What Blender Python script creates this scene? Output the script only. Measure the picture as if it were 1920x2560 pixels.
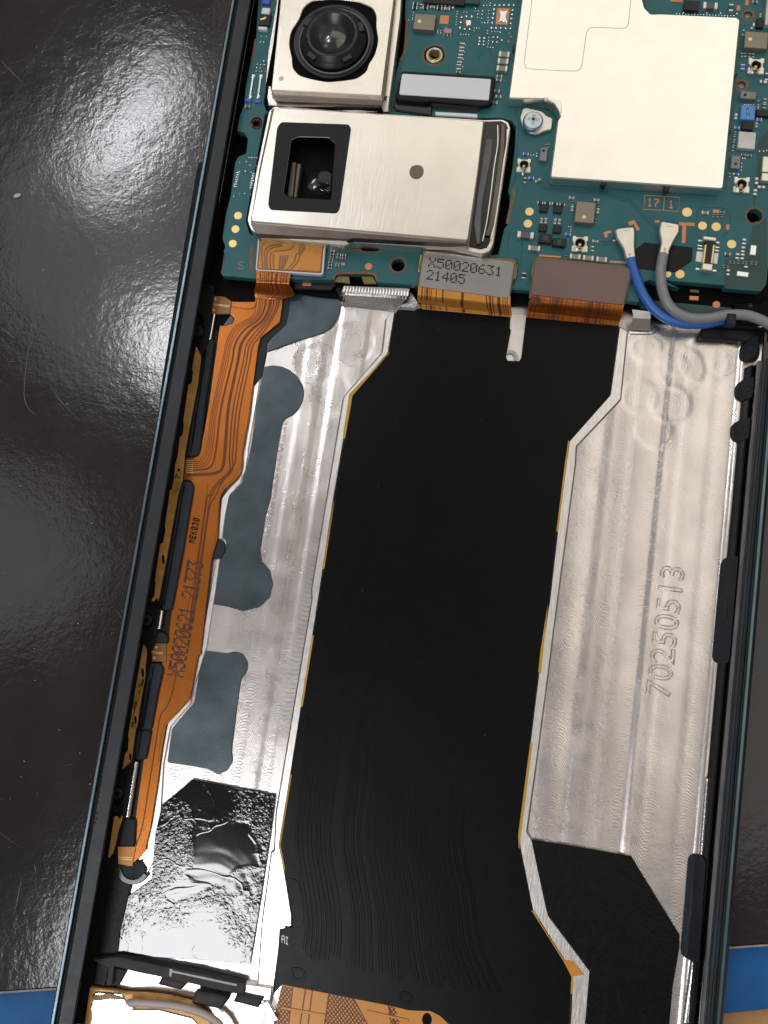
import bpy, bmesh, math, random
import numpy as np
from mathutils import Vector, Matrix
from mathutils.geometry import tessellate_polygon

# ------------------------------------------------------------------ scene, camera, light
scene = bpy.context.scene
for o in list(bpy.data.objects):
    bpy.data.objects.remove(o, do_unlink=True)
RND = random.Random(7)
# 1 unit = 1 cm.  z = 0 is the milled floor of the battery bay, +y runs to the phone's top end.
W, H, F = 1920.0, 2560.0, 2130.0
ex = Vector((21760, -2831, 2130)).normalized()
ey = Vector((2121, 15518, -2130)); ey = (ey - ex * ey.dot(ex)).normalized()
ez = ex.cross(ey)
R = Matrix((ex, ey, ez))                      # camera -> world rotation
DIST = 9.65
CAM = R @ Vector((0, 0, DIST))
cam_data = bpy.data.cameras.new("camera")
cam = bpy.data.objects.new("camera", cam_data)
scene.collection.objects.link(cam)
cam.matrix_world = Matrix.Translation(CAM) @ R.to_4x4()
cam_data.sensor_fit = 'VERTICAL'
cam_data.sensor_height = 36.0
cam_data.lens = 36.0 * F / H
cam_data.clip_start = 0.05
cam_data.clip_end = 1000.0
scene.camera = cam

world = bpy.data.worlds.new("World")
scene.world = world
world.use_nodes = True
bg = world.node_tree.nodes["Background"]
bg.inputs[0].default_value = (1.0, 0.925, 0.90, 1)
bg.inputs[1].default_value = 0.16
scene.view_settings.view_transform = 'Standard'
scene.view_settings.look = 'None'
scene.view_settings.exposure = 0.0
scene.view_settings.gamma = 1.0
scene.cycles.max_bounces = 6
scene.cycles.glossy_bounces = 4
scene.cycles.sample_clamp_indirect = 6.0
scene.cycles.use_denoising = True


def at(u, v, z=0.0):
    """where the line of sight of photo pixel (u, v) meets height z"""
    d = R @ Vector(((u - W / 2) / F, -(v - H / 2) / F, -1.0))
    return CAM + d * ((z - CAM.z) / d.z)


def mirror(u, v, z, height):
    """point at the given height that a level mirror at (u, v, z) would show"""
    p = at(u, v, z)
    d = p - CAM
    return p + Vector((d.x, d.y, -d.z)) * ((height - z) / -d.z)


def area_lamp(name, loc, aim, size, size_y, power, color, shape='RECTANGLE', rot=0.0):
    d = bpy.data.lights.new(name, 'AREA')
    d.shape = shape
    d.size = size
    d.size_y = size_y
    d.energy = power
    d.color = color
    o = bpy.data.objects.new(name, d)
    scene.collection.objects.link(o)
    q = (aim - loc).to_track_quat('-Z', 'Y')
    o.matrix_world = Matrix.Translation(loc) @ q.to_matrix().to_4x4() @ Matrix.Rotation(rot, 4, 'Z')
    return o


O0 = Vector((0, 0, 0))
# room ceiling panels (their image lies in the shield can and in the right-hand plate)
area_lamp("ceiling_panel", Vector((17, 84, 95)), Vector((1, 6, 0)), 118, 70, 28500, (1.0, 0.945, 0.835))
area_lamp("ceiling_panel", Vector((46, 15, 95)), Vector((2, 0, 0)), 68, 66, 14500, (1.0, 0.935, 0.83))
# bench lamp over the near end (its image burns out the plate and tape at lower left)
area_lamp("bench_lamp", mirror(490, 2490, 0.0, 42), at(500, 2250), 17, 13, 8000, (0.95, 0.97, 1.0), 'ELLIPSE')
# round magnifier lamp to the left: two tubes of its ring and its dim shade
area_lamp("ring_tube", mirror(330, 325, -0.3, 40), at(350, 500), 10.5, 1.6, 1700, (0.93, 0.95, 1.0), 'ELLIPSE', math.radians(20))
area_lamp("ring_tube", mirror(450, 860, -0.3, 40), at(400, 700), 4.5, 5.0, 1400, (0.97, 0.98, 1.0), 'ELLIPSE')
area_lamp("lamp_shade", mirror(330, 660, -0.3, 46), at(350, 650), 19, 21, 1250, (0.93, 0.93, 1.0), 'ELLIPSE')
area_lamp("wall_light", mirror(-60, 1380, -0.3, 60), at(0, 1380), 16, 22, 900, (1.0, 0.97, 0.95), 'ELLIPSE')

# ------------------------------------------------------------------ photo frames -> pixels
FR = {'U': (0, 0, .86406), 'A': (480, 0, 2.3042), 'B': (1200, 0, 2.3042), 'C': (480, 400, 2.3042), 'D': (1200, 400, 2.3042),
      'E': (240, 700, 2.3042), 'F': (1200, 700, 2.3042), 'G': (240, 1160, 2.3042), 'H': (1200, 1160, 2.3042),
      'I': (140, 1600, 2.3042), 'J': (1200, 1600, 2.3042), 'K': (0, 2080, 2.3042), 'L': (1200, 2080, 2.3042),
      'M': (640, 2080, 2.3042), 'N': (700, 700, 2.0738), 'O': (640, 1500, 2.0738),
      'a': (1680, 780, 3.456), 'b': (1680, 1400, 3.456), 'c': (1680, 0, 3.456), 'd': (440, 0, 3.456), 'e': (400, 600, 3.456),
      'f': (280, 1180, 3.456), 'g': (180, 1700, 3.456), 'h': (960, 0, 4.608), 'i': (1200, 560, 4.608), 'j': (1560, 560, 4.608),
      'k': (1140, 260, 4.608), 'l': (200, 2360, 3.19), 'm': (1520, 720, 4.1475), 'n': (600, 580, 4.1475), 'o': (1000, 620, 5.53),
      'p': (600, 700, 4.0975), 'S': (0, 0, 1.0)}


def px(fr, *pts):
    x0, y0, s = FR[fr]
    return [(x0 + x / s, y0 + y / s) for x, y in pts]


def cmpp(u, v, z):
    """centimetres per photo pixel"""
    return (at(u + 1, v, z) - at(u, v, z)).length


# ------------------------------------------------------------------ materials
MATS = {}


def material(name, color, rough=0.5, metal=0.0, spec=0.5, var=0.12, vscale=6.0, bump=None, coat=0.0, fine=None):
    """procedural principled material: colour varies with noise; bump = list of (scale, distance[, stretch])"""
    m = bpy.data.materials.new(name)
    m.use_nodes = True
    nt = m.node_tree
    N, L = nt.nodes, nt.links
    b = N["Principled BSDF"]
    b.inputs["Roughness"].default_value = rough
    b.inputs["Metallic"].default_value = metal
    b.inputs["Specular IOR Level"].default_value = spec
    b.inputs["Coat Weight"].default_value = coat
    b.inputs["Coat Roughness"].default_value = 0.12
    tc = N.new("ShaderNodeTexCoord")
    nz = N.new("ShaderNodeTexNoise")
    nz.inputs["Scale"].default_value = vscale
    nz.inputs["Detail"].default_value = 5
    L.new(tc.outputs["Object"], nz.inputs["Vector"])
    rp = N.new("ShaderNodeValToRGB")
    rp.color_ramp.elements[0].position = 0.3
    rp.color_ramp.elements[1].position = 0.7
    c = Vector(color)
    rp.color_ramp.elements[0].color = (*(c * (1 - var)), 1)
    rp.color_ramp.elements[1].color = (*[min(1, q) for q in c * (1 + var)], 1)
    L.new(nz.outputs["Fac"], rp.inputs["Fac"])
    L.new(rp.outputs["Color"], b.inputs["Base Color"])
    mr = N.new("ShaderNodeMapRange")
    mr.inputs["To Min"].default_value = max(0.02, rough * 0.82)
    mr.inputs["To Max"].default_value = min(1, rough * 1.18)
    n2 = N.new("ShaderNodeTexNoise")
    n2.inputs["Scale"].default_value = vscale * 2.7
    n2.inputs["Detail"].default_value = 4
    L.new(tc.outputs["Object"], n2.inputs["Vector"])
    L.new(n2.outputs["Fac"], mr.inputs["Value"])
    L.new(mr.outputs["Result"], b.inputs["Roughness"])
    prev = None
    for it in (bump or []):
        sc, dist = it[0], it[1]
        st = it[2] if len(it) > 2 else (1, 1, 1)
        mp = N.new("ShaderNodeMapping")
        mp.inputs["Scale"].default_value = st
        L.new(tc.outputs["Object"], mp.inputs["Vector"])
        t = N.new("ShaderNodeTexNoise")
        t.inputs["Scale"].default_value = sc
        t.inputs["Detail"].default_value = 3
        L.new(mp.outputs["Vector"], t.inputs["Vector"])
        bp = N.new("ShaderNodeBump")
        bp.inputs["Distance"].default_value = dist
        bp.inputs["Strength"].default_value = 1.0
        L.new(t.outputs["Fac"], bp.inputs["Height"])
        if prev:
            L.new(prev.outputs["Normal"], bp.inputs["Normal"])
        prev = bp
    if prev:
        L.new(prev.outputs["Normal"], b.inputs["Normal"])
    MATS[name] = m
    return m


def mnode(nt, op, a, b=None, c=None):
    n = nt.nodes.new("ShaderNodeMath")
    n.operation = op
    for i, x in enumerate((a, b, c)):
        if x is None:
            continue
        if isinstance(x, (int, float)):
            n.inputs[i].default_value = x
        else:
            nt.links.new(x, n.inputs[i])
    return n.outputs[0]


def add_milling(m, width, pitch, depth, centres=(), patch=0.15):
    """tool marks: arcs along lanes of the given width, and rings round the given centres; blended into the bump chain"""
    nt = m.node_tree
    N, L = nt.nodes, nt.links
    b = N["Principled BSDF"]
    tc = N.new("ShaderNodeTexCoord")
    sp = N.new("ShaderNodeSeparateXYZ")
    L.new(tc.outputs["Object"], sp.inputs[0])
    nz = N.new("ShaderNodeTexNoise")
    nz.inputs["Scale"].default_value = 1.6
    nz.inputs["Detail"].default_value = 4
    L.new(tc.outputs["Object"], nz.inputs["Vector"])
    x, y = sp.outputs[0], sp.outputs[1]
    jit = mnode(nt, 'MULTIPLY', nz.outputs["Fac"], 0.12)
    fx = mnode(nt, 'SUBTRACT', mnode(nt, 'FRACT', mnode(nt, 'DIVIDE', x, width)), 0.5)
    arc = mnode(nt, 'MULTIPLY', mnode(nt, 'MULTIPLY', fx, fx), width * 2.2)
    ph = mnode(nt, 'ADD', mnode(nt, 'ADD', y, arc), jit)
    h = mnode(nt, 'SINE', mnode(nt, 'MULTIPLY', ph, 6.283 / pitch))
    arc2 = mnode(nt, 'SUBTRACT', mnode(nt, 'SUBTRACT', y, mnode(nt, 'MULTIPLY', arc, 1.6)), jit)
    h2 = mnode(nt, 'SINE', mnode(nt, 'MULTIPLY', arc2, 6.283 / (pitch * 1.37)))
    n4 = N.new("ShaderNodeTexNoise")
    n4.inputs["Scale"].default_value = 2.3
    L.new(tc.outputs["Object"], n4.inputs["Vector"])
    mk = N.new("ShaderNodeMapRange")
    mk.inputs["From Min"].default_value = 0.42
    mk.inputs["From Max"].default_value = 0.6
    L.new(n4.outputs["Fac"], mk.inputs["Value"])
    h = mnode(nt, 'ADD', h, mnode(nt, 'MULTIPLY', h2, mk.outputs[0]))
    for cx, cy, r in centres:
        dx, dy = mnode(nt, 'SUBTRACT', x, cx), mnode(nt, 'SUBTRACT', y, cy)
        d = mnode(nt, 'SQRT', mnode(nt, 'ADD', mnode(nt, 'MULTIPLY', dx, dx), mnode(nt, 'MULTIPLY', dy, dy)))
        ring = mnode(nt, 'SINE', mnode(nt, 'MULTIPLY', mnode(nt, 'ADD', d, mnode(nt, 'MULTIPLY', jit, 0.3)), 6.283 / pitch))
        k = N.new("ShaderNodeMapRange")
        k.interpolation_type = 'SMOOTHSTEP'
        k.inputs["From Min"].default_value = r * 1.05
        k.inputs["From Max"].default_value = r * 0.9
        L.new(d, k.inputs["Value"])
        mix = N.new("ShaderNodeMix")
        L.new(k.outputs[0], mix.inputs[0])
        L.new(h, mix.inputs[2])
        L.new(mnode(nt, 'MULTIPLY', ring, 0.7), mix.inputs[3])
        h = mix.outputs[0]
    amp = N.new("ShaderNodeMapRange")
    amp.inputs["From Min"].default_value = 0.35
    amp.inputs["From Max"].default_value = 0.65
    amp.inputs["To Min"].default_value = 0.25
    n3 = N.new("ShaderNodeTexNoise")
    n3.inputs["Scale"].default_value = 3.1
    n3.inputs["Detail"].default_value = 3
    L.new(tc.outputs["Object"], n3.inputs["Vector"])
    L.new(n3.outputs["Fac"], amp.inputs["Value"])
    h = mnode(nt, 'MULTIPLY', h, amp.outputs[0])
    bp = N.new("ShaderNodeBump")
    bp.inputs["Distance"].default_value = depth
    bp.inputs["Strength"].default_value = 1
    L.new(h, bp.inputs["Height"])
    old = b.inputs["Normal"].links
    if old:
        L.new(old[0].from_socket, bp.inputs["Normal"])
    L.new(bp.outputs["Normal"], b.inputs["Normal"])


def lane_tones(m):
    """uneven reflection of the tool lanes put into base colour, with roughness, stepped by x"""
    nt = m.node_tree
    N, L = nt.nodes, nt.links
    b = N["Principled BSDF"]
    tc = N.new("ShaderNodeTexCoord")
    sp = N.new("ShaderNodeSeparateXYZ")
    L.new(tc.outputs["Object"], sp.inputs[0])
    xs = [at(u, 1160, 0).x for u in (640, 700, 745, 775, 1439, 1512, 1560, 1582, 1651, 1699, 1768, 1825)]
    tone = [.93, .99, .90, .97, .93, .99, .94, 1.0, .90, 1.0, .93, .97, .90]  # brighter and duller reflection bands, multiplied into the base colour
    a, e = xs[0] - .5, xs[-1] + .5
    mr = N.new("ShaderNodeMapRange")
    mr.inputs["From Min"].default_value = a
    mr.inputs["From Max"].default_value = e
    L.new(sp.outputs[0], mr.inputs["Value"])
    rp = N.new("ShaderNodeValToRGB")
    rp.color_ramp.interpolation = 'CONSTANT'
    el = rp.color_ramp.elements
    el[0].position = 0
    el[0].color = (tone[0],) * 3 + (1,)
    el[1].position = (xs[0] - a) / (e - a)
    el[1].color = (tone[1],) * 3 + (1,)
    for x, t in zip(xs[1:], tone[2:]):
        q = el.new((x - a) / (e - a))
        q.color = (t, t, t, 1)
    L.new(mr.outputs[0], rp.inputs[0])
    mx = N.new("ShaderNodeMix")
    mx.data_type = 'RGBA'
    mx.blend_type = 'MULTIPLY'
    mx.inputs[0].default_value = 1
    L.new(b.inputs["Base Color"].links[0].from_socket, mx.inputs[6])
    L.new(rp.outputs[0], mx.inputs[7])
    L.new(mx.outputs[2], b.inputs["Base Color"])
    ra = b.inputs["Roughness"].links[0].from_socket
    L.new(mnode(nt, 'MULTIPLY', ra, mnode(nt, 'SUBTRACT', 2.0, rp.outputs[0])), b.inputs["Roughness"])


def creases(m):
    """film that is flat in patches and crumpled elsewhere"""
    nt = m.node_tree
    N, L = nt.nodes, nt.links
    b = N["Principled BSDF"]
    tc = N.new("ShaderNodeTexCoord")

    def noise(sc, det, kind='FBM'):
        n = N.new("ShaderNodeTexNoise")
        n.noise_type = kind
        n.inputs["Scale"].default_value = sc
        n.inputs["Detail"].default_value = det
        n.inputs["Distortion"].default_value = 0.6
        L.new(tc.outputs["Object"], n.inputs["Vector"])
        return n.outputs["Fac"]

    mk = N.new("ShaderNodeMapRange")
    mk.interpolation_type = 'SMOOTHSTEP'
    mk.inputs["From Min"].default_value = 0.44
    mk.inputs["From Max"].default_value = 0.60
    L.new(noise(1.1, 4), mk.inputs["Value"])
    vo = N.new("ShaderNodeTexVoronoi")
    vo.inputs["Scale"].default_value = 26
    L.new(tc.outputs["Object"], vo.inputs["Vector"])
    blob = N.new("ShaderNodeMapRange")
    blob.interpolation_type = 'SMOOTHSTEP'
    blob.inputs["From Min"].default_value = 0.42
    blob.inputs["From Max"].default_value = 0.1
    L.new(vo.outputs["Distance"], blob.inputs["Value"])
    fine = mnode(nt, 'MULTIPLY', mnode(nt, 'ADD', mnode(nt, 'MULTIPLY', blob.outputs[0], 0.22), mnode(nt, 'MULTIPLY', noise(22, 4), 0.85)), mk.outputs[0])
    rid = mnode(nt, 'ABSOLUTE', mnode(nt, 'SUBTRACT', noise(1.7, 2), 0.5))
    k2 = N.new("ShaderNodeMapRange")
    k2.inputs["From Min"].default_value = 0.0
    k2.inputs["From Max"].default_value = 0.02
    k2.inputs["To Min"].default_value = 1.0
    k2.inputs["To Max"].default_value = 0.0
    L.new(rid, k2.inputs["Value"])
    h = mnode(nt, 'ADD', fine, mnode(nt, 'MULTIPLY', k2.outputs[0], 0.12))
    h = mnode(nt, 'ADD', h, mnode(nt, 'MULTIPLY', noise(1.8, 2), 0.8))
    bp = N.new("ShaderNodeBump")
    bp.inputs["Distance"].default_value = 0.0052
    bp.inputs["Strength"].default_value = 1
    L.new(h, bp.inputs["Height"])
    L.new(bp.outputs["Normal"], b.inputs["Normal"])


M = {}
M['mat'] = material("bench_mat", (0.024, 0.0180, 0.0175), 0.115, spec=0.5, var=0.22, vscale=1.2,
                    bump=[(32, 0.0009), (10, 0.0016), (1.6, 0.005)])
M['mat_edge'] = material("mat_edge", (0.30, 0.29, 0.25), 0.8, var=0.3, vscale=8)
M['scratch'] = material("scratch", (0.10, 0.095, 0.095), 0.5, var=0.3)
M['speck'] = material("dust", (0.45, 0.44, 0.44), 0.7)
M['blue'] = material("blue_mat", (0.008, 0.10, 0.30), 0.55, spec=0.3, vscale=2, bump=[(60, 0.003)])
M['wood'] = material("wood", (0.42, 0.22, 0.08), 0.5, var=0.25, vscale=2, bump=[(6, 0.01, (1, 8, 1))])
M['rail'] = material("rail_navy", (0.011, 0.016, 0.022), 0.46, metal=0.0, spec=0.42, var=0.3, vscale=2.5, bump=[(70, 0.0012)])
M['trim'] = material("rail_trim", (0.115, 0.165, 0.185), 0.3, metal=0.75, spec=0.5, var=0.15, vscale=3)
M['black'] = material("black_plastic", (0.007, 0.007, 0.008), 0.5, spec=0.25, var=0.3, bump=[(40, 0.003)])
M['black_gloss'] = material("black_gloss", (0.006, 0.006, 0.007), 0.18, spec=0.5, var=0.2)
M['deep'] = material("deep_black", (0.0025, 0.0025, 0.003), 0.7, spec=0.1)
M['rubber'] = material("rubber", (0.016, 0.021, 0.027), 0.62, spec=0.3, var=0.15, bump=[(60, 0.002)])
M['panel'] = material("dark_panel", (0.066, 0.086, 0.096), 0.36, metal=0.8, spec=0.4, var=0.3, vscale=2.5, bump=[(90, 0.0015)])
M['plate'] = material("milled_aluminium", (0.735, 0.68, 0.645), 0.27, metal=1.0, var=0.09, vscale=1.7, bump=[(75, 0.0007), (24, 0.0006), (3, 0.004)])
M['ridge'] = material("ridge_aluminium", (0.78, 0.75, 0.72), 0.34, metal=1.0, var=0.06, vscale=5, bump=[(40, 0.002, (1, .15, 1))])
M['bright'] = material("polished_aluminium", (0.90, 0.89, 0.88), 0.2, metal=1.0, var=0.05, bump=[(50, 0.002)])
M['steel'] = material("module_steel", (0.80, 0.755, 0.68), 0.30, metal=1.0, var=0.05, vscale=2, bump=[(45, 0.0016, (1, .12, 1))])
M['steel_dark'] = material("steel_edge", (0.135, 0.115, 0.10), 0.30, metal=1.0, var=0.15, vscale=4)  # shade of the camera side walls put into the colour; small parts share it
M['ledge'] = material('ledge_grey', (0.30, 0.30, 0.31), 0.38, metal=0.8, var=0.3, vscale=1.3, bump=[(30, 0.003)])
M['can'] = material("shield_can", (0.92, 0.89, 0.825), 0.30, metal=1.0, var=0.02, vscale=2, bump=[(45, 0.0008)])
M['seam'] = material("seam", (0.42, 0.40, 0.37), 0.4, metal=0.8)
M['pcb'] = material("solder_mask_teal", (0.027, 0.118, 0.128), 0.42, spec=0.25, var=0.10, vscale=3, bump=[(30, 0.0008)])
M['pcb_dark'] = material("solder_mask_dark", (0.018, 0.062, 0.058), 0.45, spec=0.4, var=0.1, vscale=3)
M['pcb_trace'] = material("mask_over_trace", (0.012, 0.066, 0.072), 0.42, spec=0.4)
M['pcb_edge'] = material("board_edge", (0.16, 0.085, 0.04), 0.6, var=0.25, vscale=10)
M['copper'] = material("bare_copper", (0.60, 0.235, 0.10), 0.5, metal=0.35, var=0.1)
M['gold'] = material("gold_pad", (0.86, 0.63, 0.27), 0.42, metal=0.55, var=0.05)
M['gold_strip'] = material("gold_clip", (0.62, 0.33, 0.09), 0.45, metal=0.15, var=0.2, vscale=7)
M['solder'] = material("solder", (0.82, 0.83, 0.84), 0.25, metal=0.9, var=0.08, vscale=20, bump=[(40, 0.006)])
M['terminal'] = material("terminal", (0.66, 0.66, 0.64), 0.35, metal=0.7, var=0.12, vscale=20)
M['cap_tan'] = material("ceramic_tan", (0.26, 0.235, 0.19), 0.5, var=0.1)
M['cap_grey'] = material("ceramic_grey", (0.10, 0.10, 0.10), 0.5, var=0.15)
M['chip_black'] = material("chip_black", (0.012, 0.012, 0.013), 0.5, spec=0.4, bump=[(60, 0.002)])
M['chip_tan'] = material("chip_tan", (0.235, 0.205, 0.155), 0.38, metal=0.4, var=0.06, vscale=4)
M['chip_grey'] = material("chip_grey", (0.20, 0.20, 0.205), 0.42, metal=0.3)
M['chip_light'] = material("chip_light", (0.56, 0.54, 0.52), 0.45, metal=0.3)
M['chip_blue'] = material("chip_blue", (0.09, 0.24, 0.58), 0.4, var=0.1)
M['blue_bit'] = material("blue_inductor", (0.03, 0.10, 0.50), 0.35)
M['pink'] = material("chip_pink", (0.42, 0.25, 0.22), 0.45)
M['cream'] = material("nickel_cream", (0.74, 0.70, 0.60), 0.36, metal=0.75, var=0.06, vscale=12)
M['brass'] = material("brass_thread", (0.75, 0.52, 0.12), 0.25, metal=1, bump=[(10, 0.02, (1, 6, 1))])
M['screw'] = material("zinc_screw", (0.45, 0.55, 0.62), 0.3, metal=0.9, var=0.1, vscale=12)
M['screw_black'] = material("black_screw", (0.035, 0.033, 0.032), 0.38, metal=0.4, spec=0.5)
M['amber'] = material("polyimide", (0.37, 0.112, 0.0145), 0.32, metal=0.6, spec=0.28, var=0.08, vscale=2.5, coat=0.0, bump=[(50, 0.0012)])
M['amber_light'] = material("polyimide_light", (0.58, 0.24, 0.04), 0.36, spec=0.3, var=0.06, coat=0.0)
M['amber_dark'] = material("polyimide_edge", (0.23, 0.105, 0.018), 0.4, spec=0.4, var=0.15)
M['trace'] = material("covered_trace", (0.13, 0.036, 0.011), 0.36, spec=0.28, var=0.12, coat=0.0)
M['trace_plug'] = material("plug_trace", (0.24, 0.095, 0.02), 0.4, var=0.1)
M['yellow'] = material("yellow_film", (0.50, 0.27, 0.022), 0.45, var=0.08)
M['flex'] = material("black_coverlay", (0.0020, 0.0021, 0.0023), 0.34, spec=0.14, var=0.12, vscale=4, bump=[(80, 0.001)])
M['label_grey'] = material("stiffener_grey", (0.27, 0.258, 0.25), 0.42, metal=0.75, var=0.05, bump=[(60, 0.001, (.2, 1, 1))])
M['label_brown'] = material("stiffener_brown", (0.175, 0.118, 0.108), 0.42, metal=0.7, var=0.06, vscale=2, bump=[(60, 0.001, (.2, 1, 1))])
M['olive'] = material("connector_edge", (0.16, 0.125, 0.035), 0.45, var=0.1)
M['ink'] = material("ink", (0.010, 0.008, 0.008), 0.6, spec=0.2, var=0.05)
M['ink_brown'] = material("ink_on_film", (0.035, 0.010, 0.006), 0.55, var=0.05)
M['white_pad'] = material("white_pad", (0.70, 0.71, 0.74), 0.6, var=0.02, vscale=3)
M['white_ink'] = material("white_ink", (0.7, 0.7, 0.7), 0.6)
M['silk'] = material("silkscreen", (0.20, 0.17, 0.15), 0.6)
M['glass'] = material("coated_glass", (0.006, 0.006, 0.008), 0.08, spec=0.35, var=0.05, coat=0.0)
M['lens_core'] = material("lens_core", (0.03, 0.03, 0.03), 0.16, spec=0.5, coat=1.0)
M['frame_print'] = material("matte_print", (0.011, 0.012, 0.014), 0.6, spec=0.3)
M['barrel'] = material("lens_barrel", (0.010, 0.010, 0.011), 0.33, spec=0.45)
M['cable_grey'] = material("grey_jacket", (0.22, 0.225, 0.225), 0.38, spec=0.5, var=0.04)
M['cable_blue'] = material("blue_jacket", (0.032, 0.125, 0.45), 0.36, spec=0.5, var=0.05)
M['cable_beige'] = material("beige_jacket", (0.42, 0.36, 0.34), 0.4, var=0.05)
M['tape'] = material("crinkled_tape", (0.004, 0.004, 0.005), 0.075, spec=0.75, var=0.2)
creases(M['tape'])
M['tape_flat'] = material("smooth_tape", (0.0030, 0.0030, 0.0033), 0.3, spec=0.22, var=0.2, bump=[(16, 0.004), (50, 0.0012)])
M['bar'] = material('hazed_black_bar', (0.045, 0.043, 0.042), 0.7, spec=0.3, var=0.2, bump=[(30, .004)])  # black bar lifted to grey: the lamp's haze is in this colour
M['felt'] = material("black_felt", (0.022, 0.021, 0.02), 0.85, spec=0.15, var=0.15)
M['prism'] = material("prism_edge", (0.10, 0.075, 0.055), 0.4)
M['glint_green'] = material("lens_glint_green", (0.1, 0.8, 0.5), 0.15, metal=1)  # colour of a lamp glint off the lens, given to a bead
M['glint_blue'] = material("lens_glint_blue", (0.15, 0.12, 0.9), 0.15, metal=1)

# ------------------------------------------------------------------ object helpers
COL = scene.collection


def thing(name, label, cat, loc, group=None):
    o = bpy.data.objects.new(name, None)
    o.empty_display_size = 0.2
    COL.objects.link(o)
    o.location = loc
    o['label'] = label
    o['category'] = cat
    if group:
        o['group'] = group
    return o


def adopt(o, parent):
    if parent is not None:
        o.parent = parent
        top = parent
        while top.parent:
            top = top.parent
        if parent.type == 'EMPTY':
            o.matrix_parent_inverse = Matrix.Translation(-Vector(parent.location))
        else:
            o.matrix_parent_inverse = Matrix.Translation(-Vector(parent.location))
    return o


def sub(o, part):
    """make o a sub-part of part, staying where it is"""
    if part.parent is None or part.parent.type != 'EMPTY':
        raise ValueError(part.name)
    loc = part.location
    o.parent = part
    o.matrix_parent_inverse = (Matrix.Translation(loc) @ part.rotation_euler.to_matrix().to_4x4()).inverted()
    return o


def mesh_obj(name, verts, faces, m, parent=None, smooth=False):
    me = bpy.data.meshes.new(name)
    me.from_pydata([tuple(v) for v in verts], [], faces)
    me.materials.append(M[m] if isinstance(m, str) else m)
    if smooth:
        me.polygons.foreach_set("use_smooth", [True] * len(me.polygons))
    me.update()
    o = bpy.data.objects.new(name, me)
    COL.objects.link(o)
    return adopt(o, parent)


def area2(p):
    return sum(p[i].x * p[(i + 1) % len(p)].y - p[(i + 1) % len(p)].x * p[i].y for i in range(len(p)))


def ccw(p):
    return p if area2(p) > 0 else p[::-1]


def fillet(p, r, seg=4):
    if r <= 0:
        return p
    out = []
    n = len(p)
    for i in range(n):
        a, b, c = p[i - 1], p[i], p[(i + 1) % n]
        u, v = (a - b), (c - b)
        lu, lv = u.length, v.length
        if lu < 1e-6 or lv < 1e-6:
            continue
        u /= lu
        v /= lv
        k = min(r, 0.45 * lu, 0.45 * lv)
        p0, p1 = b + u * k, b + v * k
        if u.dot(v) < -0.985:
            out.append(b)
            continue
        for t in range(seg + 1):
            s = t / seg
            out.append(p0 * (1 - s) ** 2 + b * 2 * s * (1 - s) + p1 * s * s)
    return out


def inset(p, d):
    n = len(p)
    out = []
    for i in range(n):
        a, b, c = p[i - 1], p[i], p[(i + 1) % n]
        e1, e2 = (b - a), (c - b)
        if e1.length < 1e-7 or e2.length < 1e-7:
            out.append(b.copy())
            continue
        e1.normalize()
        e2.normalize()
        n1, n2 = Vector((-e1.y, e1.x, 0)), Vector((-e2.y, e2.x, 0))
        q = n1 + n2
        if q.length < 1e-4:
            out.append(b + n1 * d)
            continue
        q.normalize()
        out.append(b + q * (d / max(0.5, q.dot(n1))))
    return out


def slab_geo(P, th, bev=0.0, holes=()):
    """P: world outline (level); returns verts, faces of a lid with bevelled rim and side walls"""
    P = ccw(P)
    Hs = [ccw(h)[::-1] for h in holes]
    V, Fc = [], []
    rims = []
    for loop in [P] + Hs:
        top = inset(loop, bev) if bev > 0 else loop
        rows = [top]
        if bev > 0:
            rows.append([q - Vector((0, 0, bev)) for q in loop])
        rows.append([Vector((q.x, q.y, loop[0].z - th)) for q in loop])
        base = len(V)
        n = len(loop)
        for r_ in rows:
            V += r_
        for k in range(len(rows) - 1):
            for i in range(n):
                a = base + k * n + i
                b = base + k * n + (i + 1) % n
                Fc.append((b, a, a + n, b + n))
        rims.append((base, top))
    tris = tessellate_polygon([[Vector((q.x, q.y, 0)) for q in t] for _, t in rims])
    idx = []
    for base, t in rims:
        idx += list(range(base, base + len(t)))
    for t in tris:
        a, b, c = (idx[q] for q in t)
        n = (V[b] - V[a]).cross(V[c] - V[a])
        Fc.append((a, b, c) if n.z >= 0 else (a, c, b))
    return V, Fc


def wpoly(pts, z, r=0.0, seg=4):
    return fillet([at(u, v, z) for u, v in pts], r, seg)


def slab(name, pts, z, th, m, parent=None, bev=0.005, r=0.0, holes=(), seg=4):
    V, Fc = slab_geo(wpoly(pts, z, r, seg), th, bev, holes)
    return mesh_obj(name, V, Fc, m, parent)


def circle(c, r, n=32, sy=1.0):
    return [c + Vector((math.cos(6.28318 * i / n) * r, math.sin(6.28318 * i / n) * r * sy, 0)) for i in range(n)]


def disc(name, fr, x, y, rp, z, th, m, parent=None, bev=0.004, n=28, sy=1.0):
    (u, v), = px(fr, (x, y))
    c = at(u, v, z)
    V, Fc = slab_geo(circle(c, rp / FR[fr][2] * cmpp(u, v, z), n, sy), th, bev)
    return mesh_obj(name, V, Fc, m, parent)


def ring(name, fr, x, y, r_out, r_in, z, th, m, parent=None, bev=0.004, n=32):
    (u, v), = px(fr, (x, y))
    c = at(u, v, z)
    k = cmpp(u, v, z) / FR[fr][2]
    V, Fc = slab_geo(circle(c, r_out * k, n), th, bev, [circle(c, r_in * k, n)])
    return mesh_obj(name, V, Fc, m, parent)


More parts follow.
